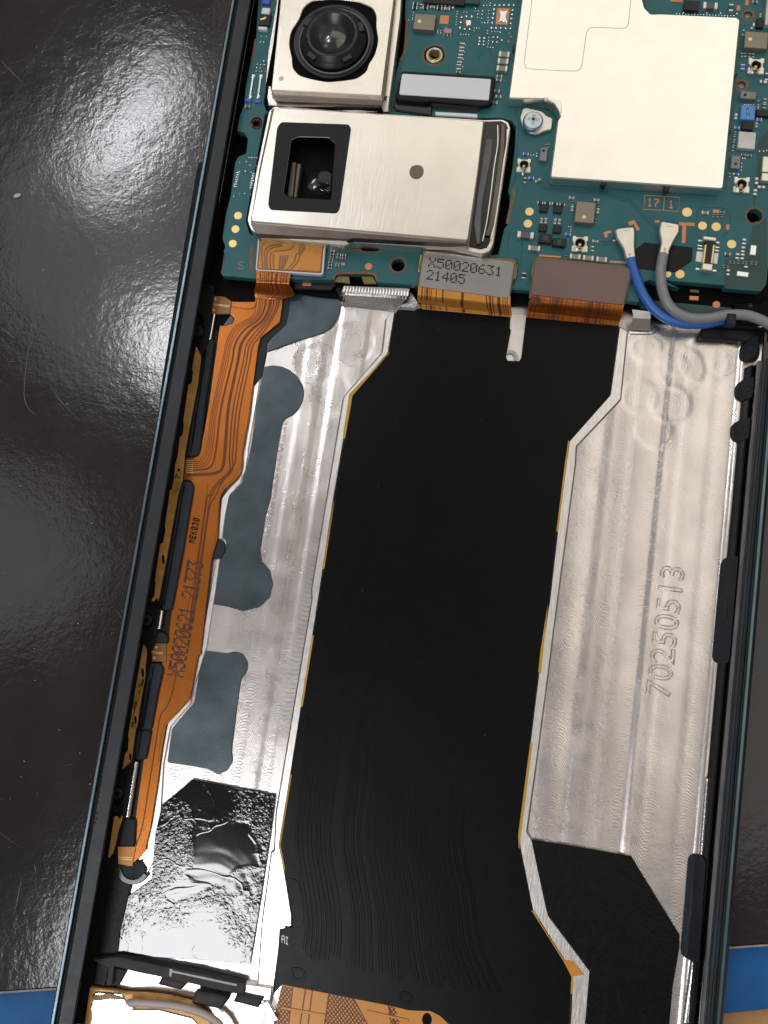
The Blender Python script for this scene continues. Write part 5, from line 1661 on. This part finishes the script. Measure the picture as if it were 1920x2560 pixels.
for k in range(7):
    for fr, x, y in (('d', 535 - k * 4, 1490 + k * 20), ('d', 672 - k * 4, 1500 + k * 20)):
        chip('solder_finger', fr, x, y, 26, 9, ZB + .006, ZB, 'solder', board, bev=.002)
balls('i', [(1022, 30), (1050, 32), (1048, 60), (1046, 85)], 18, ZB, board)
balls('c', [(755, 1305), (792, 1305), (818, 1300), (610, 1368), (628, 1370), (600, 1410), (600, 1440), (596, 1470), (480, 138), (420, 112), (300, 112), (200, 108), (100, 106), (620, 262), (610, 300), (560, 118)], 20, ZB, board)
for x in range(40, 560, 26):
    balls('c', [(x, 118 + x * .035)], 15, ZB, board)
# flash and sensor parts on the left strip
chip('flash_lamp', 'd', 775, 90, 72, 58, ZB + .05, ZB, 'white_pad', board, bev=.01)
chip('flash_lamp', 'd', 748, 240, 78, 30, ZB + .05, ZB, 'white_pad', board, bev=.01)
chip('sensor_body', 'd', 768, 165, 92, 110, ZB + .035, ZB, 'chip_black', board)
ribbon('gold_wire', px('d', (728, 168), (770, 160), (775, 148)), 5, ZB + .037, 'gold', board, lift=.006)
chip('inductor', 'd', 778, 12, 66, 40, ZB + .03, ZB, 'blue_bit', board)
for a, b, c_ in (((668, 655), (640, 835), (622, 862)), ((735, 655), (710, 835), (703, 872))):
    chip('solder_pad', 'd', a[0], a[1], 34, 34, ZB + .02, ZB, 'solder', board, bev=.008)
    chip('solder_pad', 'd', b[0], b[1], 30, 34, ZB + .02, ZB, 'solder', board, bev=.008)
    ribbon('spring_wire', px('d', a, b), 5, ZB + .012, 'terminal', board, lift=.01)
    chip('inductor', 'd', c_[0], c_[1], 56, 30, ZB + .018, ZB, 'blue_bit', board)
two_terminal('d', 616, 915, 40, 22, ZB, board, 'cap_grey')

# miniature coax sockets


def socket(fr, x, y, s):
    (u, v), = px(fr, (x, y))
    k = s
    b_ = slab('coax_socket', px(fr, *[(x + a * k, y + b * k) for a, b in ((-.92, -1), (-.5, -1), (-.45, -.85), (.45, -.8), (.5, -.95), (1.0, -.9), (.95, -.35), (.8, -.3), (.8, .2), (.95, .25), (.9, 1.0), (.2, .98), (.15, .85), (-.3, .85), (-.4, .95), (-1.1, .85), (-1.05, .2), (-.85, .15), (-.85, -.3), (-.95, -.35))]), ZB + .03, .03, 'cream', board, bev=.006)
    r_ = ring('socket_barrel', fr, x, y - .12 * k, .66 * k, .56 * k, ZB + .085, .06, 'steel', board, bev=.004, n=24)
    f_ = disc('socket_floor', fr, x, y - .12 * k, .56 * k, ZB + .036, .01, 'deep', board, bev=0, n=20)
    g_ = disc('socket_pin', fr, x - .02 * k, y + .02 * k, .2 * k, ZB + .075, .04, 'gold', board, bev=.012, n=14)
    for q in (r_, f_, g_):
        sub(q, b_)


socket('k', 785, 705, 84)
socket('i', 1155, 228, 96)
socket('c', 730, 568, 72)
socket('c', 605, 1595, 72)
# battery connector
bc = chip('battery_socket', 'j', 978, 345, 105, 360, ZB + .05, ZB, 'chip_black', board)
for fr, x, y, w, h, hg, mm in (('j', 990, 165, 155, 46, .075, 'cream'), ('j', 962, 492, 122, 84, .075, 'cream'), ('j', 868, 372, 70, 130, .01, 'white_pad'), ('j', 1056, 392, 60, 135, .01, 'white_pad'), ('j', 930, 340, 22, 230, .06, 'gold'), ('j', 1024, 345, 22, 235, .06, 'gold'),
                               ('j', 876, 190, 46, 24, .012, 'solder'), ('j', 876, 248, 60, 20, .012, 'solder'), ('j', 876, 284, 64, 20, .012, 'solder'), ('j', 1082, 212, 42, 24, .012, 'solder'), ('j', 1074, 268, 52, 20, .012, 'solder'), ('j', 1070, 304, 56, 20, .012, 'solder'), ('j', 848, 516, 54, 28, .012, 'solder'), ('j', 1042, 536, 54, 28, .012, 'solder'),
                               ('j', 1490, 300, 76, 132, .02, 'solder'), ('j', 1368, 575, 142, 68, .02, 'solder')):
    c = chip('contact' if mm == 'gold' else 'solder_pad' if mm in ('solder', 'white_pad') else 'end_cap', fr, x, y, w, h, ZB + hg, ZB, mm, board, ang=-.03, bev=.008)

# ------------------------------------------------------------------ cameras
cam1 = thing('camera_module', 'square silver camera with a round black lens at the top edge', 'camera', at(830, 120, 0.1))
ZC = 0.52
slab('housing', px('A', (512, -300), (510, 0), (456, 518), (1092, 552), (1163, 0), (1195, -300)), ZC, .05, 'steel', cam1, bev=.008, holes=[wpoly(px('A', (640, 45), (690, 5), (820, -8), (960, 10), (1040, 45), (1062, 90), (1058, 150), (1072, 235), (1050, 320), (1015, 370), (1005, 410), (950, 452), (880, 462), (780, 472), (680, 452), (620, 435), (582, 395), (578, 340), (560, 250), (572, 180), (620, 110)), ZC, .06, 5)])
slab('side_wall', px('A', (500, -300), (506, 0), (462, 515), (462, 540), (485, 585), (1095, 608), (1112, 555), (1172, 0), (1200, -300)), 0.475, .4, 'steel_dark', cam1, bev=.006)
slab('bracket', px('A', (430, 565), (440, 490), (456, 495), (468, 560), (490, 590), (565, 598), (945, 620), (1080, 612), (1110, 590), (1120, 545), (1140, 550), (1132, 640), (950, 645), (920, 640), (560, 612), (440, 605)), 0.36, .15, 'steel', cam1, bev=.01)
slab('bracket', px('A', (1140, 560), (1200, 100), (1225, -300), (1195, -300), (1172, 0), (1108, 540), (1120, 560)), 0.40, .2, 'steel', cam1, bev=.008)
slab('bracket', px('A', (425, 490), (470, 250), (500, 0), (512, -300), (500, -300), (490, 0), (440, 300)), 0.40, .2, 'steel', cam1, bev=.004)
disc('rivet_hole', 'A', 514, 452, 15, ZC + .001, .004, 'seam', cam1, bev=.001, n=16)
disc('well', 'A', 815, 235, 285, ZC - .038, .03, 'deep', cam1, bev=0, n=40)
ring('lens_ring', 'A', 818, 235, 206, 196, ZC + .03, .08, 'cap_grey', cam1, bev=.004, n=48)
ring('lens_skirt', 'A', 815, 235, 232, 200, ZC + .005, .06, 'barrel', cam1, bev=.01, n=48)
# stepped barrel
(u, v), = px('A', (812, 222))
c = at(u, v, ZC)
k = cmpp(u, v, ZC) / 2.3042
prof = [(197, -.01), (192, .02), (175, .03), (172, .045), (158, .055), (150, .09), (132, .10), (126, .085), (112, .075), (104, .055), (92, .045), (84, .03), (70, .02)]
V, Fc = [], []
n = 48
for r_, z in prof:
    for i in range(n):
        a = i * 6.28318 / n
        V.append(c + Vector((math.cos(a) * r_ * k, math.sin(a) * r_ * k, z)))
for j in range(len(prof) - 1):
    for i in range(n):
        Fc.append((j * n + i, j * n + (i + 1) % n, (j + 1) * n + (i + 1) % n, (j + 1) * n + i))
mesh_obj('lens_barrel', V, Fc, 'barrel', cam1, smooth=True)
for a in (-2.2, -.9, .4, 2.7):
    q = c + Vector((math.cos(a) * 168 * k, math.sin(a) * 168 * k, .05))
    V, Fc = box_geo(.07, .12, -.02, .012, .006)
    w = mesh_obj('barrel_tab', V, Fc, 'barrel', None)
    w.location = q
    w.rotation_euler = (0, 0, a)
    adopt(w, cam1)


def dome(name, centre, rad, hgt, m, parent):
    V, Fc = [], []
    n, rr = 28, 8
    for j in range(rr):
        f = 1 - j / rr
        for i in range(n):
            a = i * 6.28318 / n
            V.append(centre + Vector((math.cos(a) * rad * f, math.sin(a) * rad * f, hgt * (1 - f * f))))
    V.append(centre + Vector((0, 0, hgt)))
    for j in range(rr - 1):
        for i in range(n):
            Fc.append((j * n + i, j * n + (i + 1) % n, (j + 1) * n + (i + 1) % n, (j + 1) * n + i))
    for i in range(n):
        Fc.append(((rr - 1) * n + i, (rr - 1) * n + (i + 1) % n, len(V) - 1))
    return mesh_obj(name, V, Fc, m, parent, smooth=True)


dome('lens', c + Vector((0, 0, .012)), 86 * k, .05, 'lens_core', cam1)

peri = thing('camera_module', 'long silver camera lying sideways with a rounded rectangular black window', 'camera', at(900, 450, 0.1))
ZP = 0.50
win = px('S', (728, 349), (746, 341), (823, 343), (838, 358), (828, 500), (722, 494), (708, 482))
slab('cover', px('A', (470, 617), (700, 630)) + px('k', (325, 192)) + px('C', (1650, 60), (1590, 465), (1560, 462), (345, 355), (338, 340), (390, 60)), ZP, .03, 'steel', peri, bev=.012, r=.03, holes=[wpoly(win, ZP)])
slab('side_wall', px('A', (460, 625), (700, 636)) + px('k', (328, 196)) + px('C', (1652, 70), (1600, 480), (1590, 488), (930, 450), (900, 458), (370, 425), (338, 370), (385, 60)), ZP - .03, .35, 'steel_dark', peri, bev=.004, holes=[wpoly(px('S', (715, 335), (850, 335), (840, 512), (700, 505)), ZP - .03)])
slab('rim', px('A', (440, 640), (470, 612), (560, 612), (900, 640)) + px('k', (335, 178), (540, 172), (605, 205), (630, 270), (600, 500), (540, 900), (470, 1382)) + px('D', (80, 480), (60, 525), (15, 545)) + px('C', (1480, 510), (930, 472), (880, 495), (600, 470), (390, 448), (335, 400), (316, 350), (370, 50)), 0.38, .2, 'steel', peri, bev=.012, r=.02, holes=[wpoly(px('S', (705, 325), (860, 325), (848, 518), (690, 512)), 0.38)])
slab('rim_recess', px('k', (330, 200), (520, 195), (580, 225), (600, 280), (570, 500), (500, 900), (425, 1382)) + px('D', (55, 478), (40, 505), (0, 515)) + px('C', (1590, 500), (930, 460), (1580, 440)), 0.385, .01, 'black_gloss', peri, bev=.002)
slab('side_bar', px('k', (345, 395), (425, 400), (410, 600), (310, 1100), (290, 1382)) + px('D', (0, 480), (-20, 480)) + px('k', (205, 1382), (250, 1000)), 0.42, .03, 'cap_grey', peri, bev=.008)
ribbon('bright_line', px('k', (480, 250), (480, 470), (440, 720), (400, 1050), (350, 1382)) + px('D', (14, 470)), 3.2, 0.40, 'steel', peri, lift=.012, sm=3)
ribbon('inner_rail', px('k', (540, 250), (530, 500), (480, 900), (405, 1382)) + px('D', (40, 440)), 13, 0.388, 'steel_dark', peri, lift=.03, sm=3)
ribbon('inner_rail', px('k', (590, 300), (580, 500), (530, 850), (450, 1382)) + px('D', (62, 460)), 3, 0.40, 'steel', peri, lift=.02, sm=3)
wc = at(778, 420, ZP - .012)
slab('window_print', px('S', (703, 305), (872, 311), (878, 322), (850, 520), (843, 534), (676, 525), (670, 512), (693, 318)), ZP + .0012, .001, 'frame_print', peri, bev=0, r=.14, seg=6, holes=[wpoly(win, ZP + .0012)])
slab('shade_liner', px('S', (708, 330), (852, 332), (842, 510), (698, 504)), ZP - .012, .24, 'deep', peri, bev=0, holes=[[q + (q - wc).normalized() * -.012 for q in wpoly(win, ZP - .012)]])  # black liner added to darken the lit walls of the opening
slab('well', px('S', (700, 330), (860, 330), (850, 520), (695, 512)), ZP - .22, .02, 'deep', peri, bev=0)
slab('prism_edge', px('C', (575, 10), (600, 12), (580, 222), (548, 214)), ZP - .12, .1, 'prism', peri, bev=.006)
slab('prism_edge', px('C', (606, 20), (628, 22), (600, 224), (585, 222)), ZP - .10, .1, 'prism', peri, bev=.006)
(u, v), = px('C', (740, 130))
dome('lens', at(u, v, ZP - .21), .16, .022, 'glass', peri)
for x, y, mm, s in ((700, 148, 'glint_green', .012), (732, 144, 'glint_blue', .010), (778, 132, 'glint_blue', .016), (745, 172, 'bright', .006), (757, 176, 'bright', .006), (768, 172, 'bright', .007), (778, 178, 'bright', .006)):
    (u, v), = px('C', (x, y))
    dome('lens_glint', at(u, v, ZP - .155), s, s * .6, mm, peri)  # added beads stand in for the lamp glints on the lens
slab('glue_dot', px('C', (1262, 36), (1300, 25), (1330, 38), (1337, 70), (1322, 100), (1290, 113), (1260, 98), (1250, 70)), ZP + .004, .005, 'label_brown', peri, bev=.002, r=.03)

cp = thing('camera_plug', 'black plug with a plain white pad beside the square camera', 'connector', at(1115, 220, 0.22))
slab('plug_body', px('h', (205, 812), (300, 818), (1262, 876), (1285, 905), (1255, 1165), (1215, 1205), (1130, 1218), (540, 1160), (500, 1170), (150, 1140), (130, 1120)), 0.315, .06, 'black', cp, bev=.012, r=.02)
slab('pad', px('h', (222, 848), (1222, 910), (1232, 920), (1208, 1145), (1195, 1152), (185, 1088), (176, 1072), (205, 862)), 0.328, .013, 'white_pad', cp, bev=.003, r=.02)
slab('plug_skirt', px('h', (140, 1130), (520, 1168), (555, 1230), (550, 1330), (130, 1268), (105, 1220)), 0.25, .05, 'black_gloss', cp, bev=.012)
V, Fc = [], []
a0, a1 = [at(*q, .28) for q in px('h', (555, 1180), (1110, 1222))]
b0, b1 = [at(*q, .24) for q in px('h', (560, 1250), (1085, 1290))]
for i in range(61):
    t = i / 60
    w = .006 if i % 2 else 0
    V += [a0.lerp(a1, t) + Vector((0, 0, w)), a0.lerp(a1, t).lerp(b0.lerp(b1, t), .6) + Vector((0, 0, .015 + w)), b0.lerp(b1, t) + Vector((0, 0, w))]
for i in range(60):
    q = i * 3
    Fc += [(q, q + 1, q + 4, q + 3), (q + 1, q + 2, q + 5, q + 4)]
mesh_obj('ribbed_cable', V, Fc, 'steel_dark', cp)
slab('cable_end', px('h', (592, 1285), (1076, 1310), (1076, 1352), (590, 1322)), .25, .03, 'white_pad', cp, bev=.006)

# ------------------------------------------------------------------ coaxial cables
gc = thing('coax_cable', 'grey antenna cable with cream plug beside the copper T mark', 'cable', at(1640, 640, 0.25))
slab('plug', px('D', (1042, 358), (1052, 352), (1140, 368), (1148, 378), (1146, 412), (1112, 472), (1090, 520), (1088, 545), (1078, 570), (1032, 556), (1036, 520), (1046, 472), (1034, 405)), 0.315, .05, 'cream', gc, bev=.01, r=.01)
for x, y in ((1064, 512), (1062, 532)):
    disc('crimp_dimple', 'D', x, y, 8, .318, .004, 'seam', gc, bev=.001, n=12)
ribbon('crimp_line', px('D', (1075, 380), (1112, 384)), 1.6, .3155, 'seam', gc, lift=.001)
gpts = [(1056, 545), (1050, 575), (1040, 650), (1050, 745), (1080, 825), (1135, 882), (1220, 912), (1320, 912), (1420, 893), (1530, 893), (1610, 918), (1665, 948), (1740, 1000)]
zs = [.30, .30, .31, .32, .30, .27, .25, .25, .26, .27, .27, .26, .25]
P = smooth_path([at(*px('D', p)[0], z) for p, z in zip(gpts, zs)], 6)
tube('jacket', P, .058, 'cable_grey', gc, n=16)
bcx = thing('coax_cable', 'blue antenna cable with cream plug leaning left of the grey cable', 'cable', at(1560, 640, 0.25))
slab('plug', px('D', (780, 402), (800, 392), (880, 384), (890, 392), (892, 425), (890, 498), (895, 540), (900, 580), (850, 592), (838, 550), (828, 510), (788, 445)), 0.315, .05, 'cream', bcx, bev=.01, r=.01)
for x, y in ((862, 543), (866, 565)):
    disc('crimp_dimple', 'D', x, y, 8, .318, .004, 'seam', bcx, bev=.001, n=12)
ribbon('crimp_line', px('D', (830, 408), (862, 402)), 1.6, .3155, 'seam', bcx, lift=.001)
bpts = [(868, 565), (874, 600), (895, 665), (930, 755), (985, 842), (1060, 905), (1150, 940), (1250, 948), (1330, 938), (1420, 925)]
zs = [.30, .29, .27, .25, .22, .21, .20, .19, .18, .17]
P = smooth_path([at(*px('D', p)[0], z) for p, z in zip(bpts, zs)], 6)
tube('jacket', P, .054, 'cable_blue', bcx, n=16)
hold = thing('cable_holder', 'black plastic bracket with a clip over the grey cable by the right rail', 'bracket', at(1820, 840, 0.05))
slab('arm', px('m', (1010, 365), (1240, 378), (1659, 405), (1700, 420), (1700, 470), (1640, 455), (1590, 425), (1380, 408), (1010, 395), (990, 400)), 0.20, .1, 'black', hold, bev=.015, r=.01)
slab('body', px('m', (965, 425), (1000, 405), (1590, 432), (1635, 470), (1640, 560), (1420, 560), (1370, 545), (950, 515)), 0.12, .1, 'black', hold, bev=.02, r=.02)
slab('clip', px('m', (1240, 256), (1335, 262), (1330, 385), (1235, 375)), 0.335, .1, 'rubber', hold, bev=.015, r=.015)
slab('corner_post', px('m', (1300, 150), (1440, 150), (1560, 155), (1600, 130), (1659, 100), (1800, 100), (1800, 420), (1650, 330), (1500, 250), (1300, 245)), 0.14, .1, 'deep', hold, bev=.02)
slab('corner_tab', px('m', (1455, 150), (1515, 155), (1510, 215), (1460, 215)), 0.17, .05, 'chip_black', hold, bev=.02)
ribbon('frame_lip', px('m', (1560, 425), (1610, 440), (1630, 480), (1625, 560), (1600, 900)), 9, 0.20, 'black_gloss', hold, lift=.02, sm=4)

# ------------------------------------------------------------------ lower end
ant = thing('antenna_contact', 'gold and white soldered antenna contact at the lower left corner', 'antenna', at(240, 2510, 0.05))
slab('base', px('l', (75, 345), (240, 365), (350, 395), (520, 400), (700, 420), (900, 470), (1000, 560), (1100, 720), (20, 720), (40, 590)), 0.09, .06, 'gold_strip', ant, bev=.01, r=.02)
slab('solder_face', px('l', (120, 380), (340, 395), (360, 450), (420, 520), (620, 520), (900, 590), (1000, 720), (60, 720), (90, 590), (80, 500)), 0.105, .02, 'bright', ant, bev=.012, r=.03)
slab('flux_stain', px('l', (90, 405), (150, 410), (220, 392), (350, 425), (345, 448), (230, 440), (150, 455), (110, 450)), 0.112, .008, 'amber_dark', ant, bev=.003, r=.01)
bg_ = thing('coax_cable', 'beige antenna cable bending into the lower edge of the picture', 'cable', at(450, 2530, 0.1))
P = smooth_path([at(*px('l', p)[0], z) for p, z in (((385, 470), .16), ((450, 470), .17), ((600, 478), .17), ((750, 492), .16), ((900, 525), .16), ((1020, 575), .15), ((1110, 640), .15), ((1200, 760), .15))], 6)
tube('jacket', P, [.03] + [.036] * 2 + [.038] * (len(P) - 3), 'cable_beige', bg_, n=14)
slab('plug', px('l', (355, 470), (400, 470), (430, 510), (420, 535), (370, 525)), .15, .06, 'terminal', bg_, bev=.012)
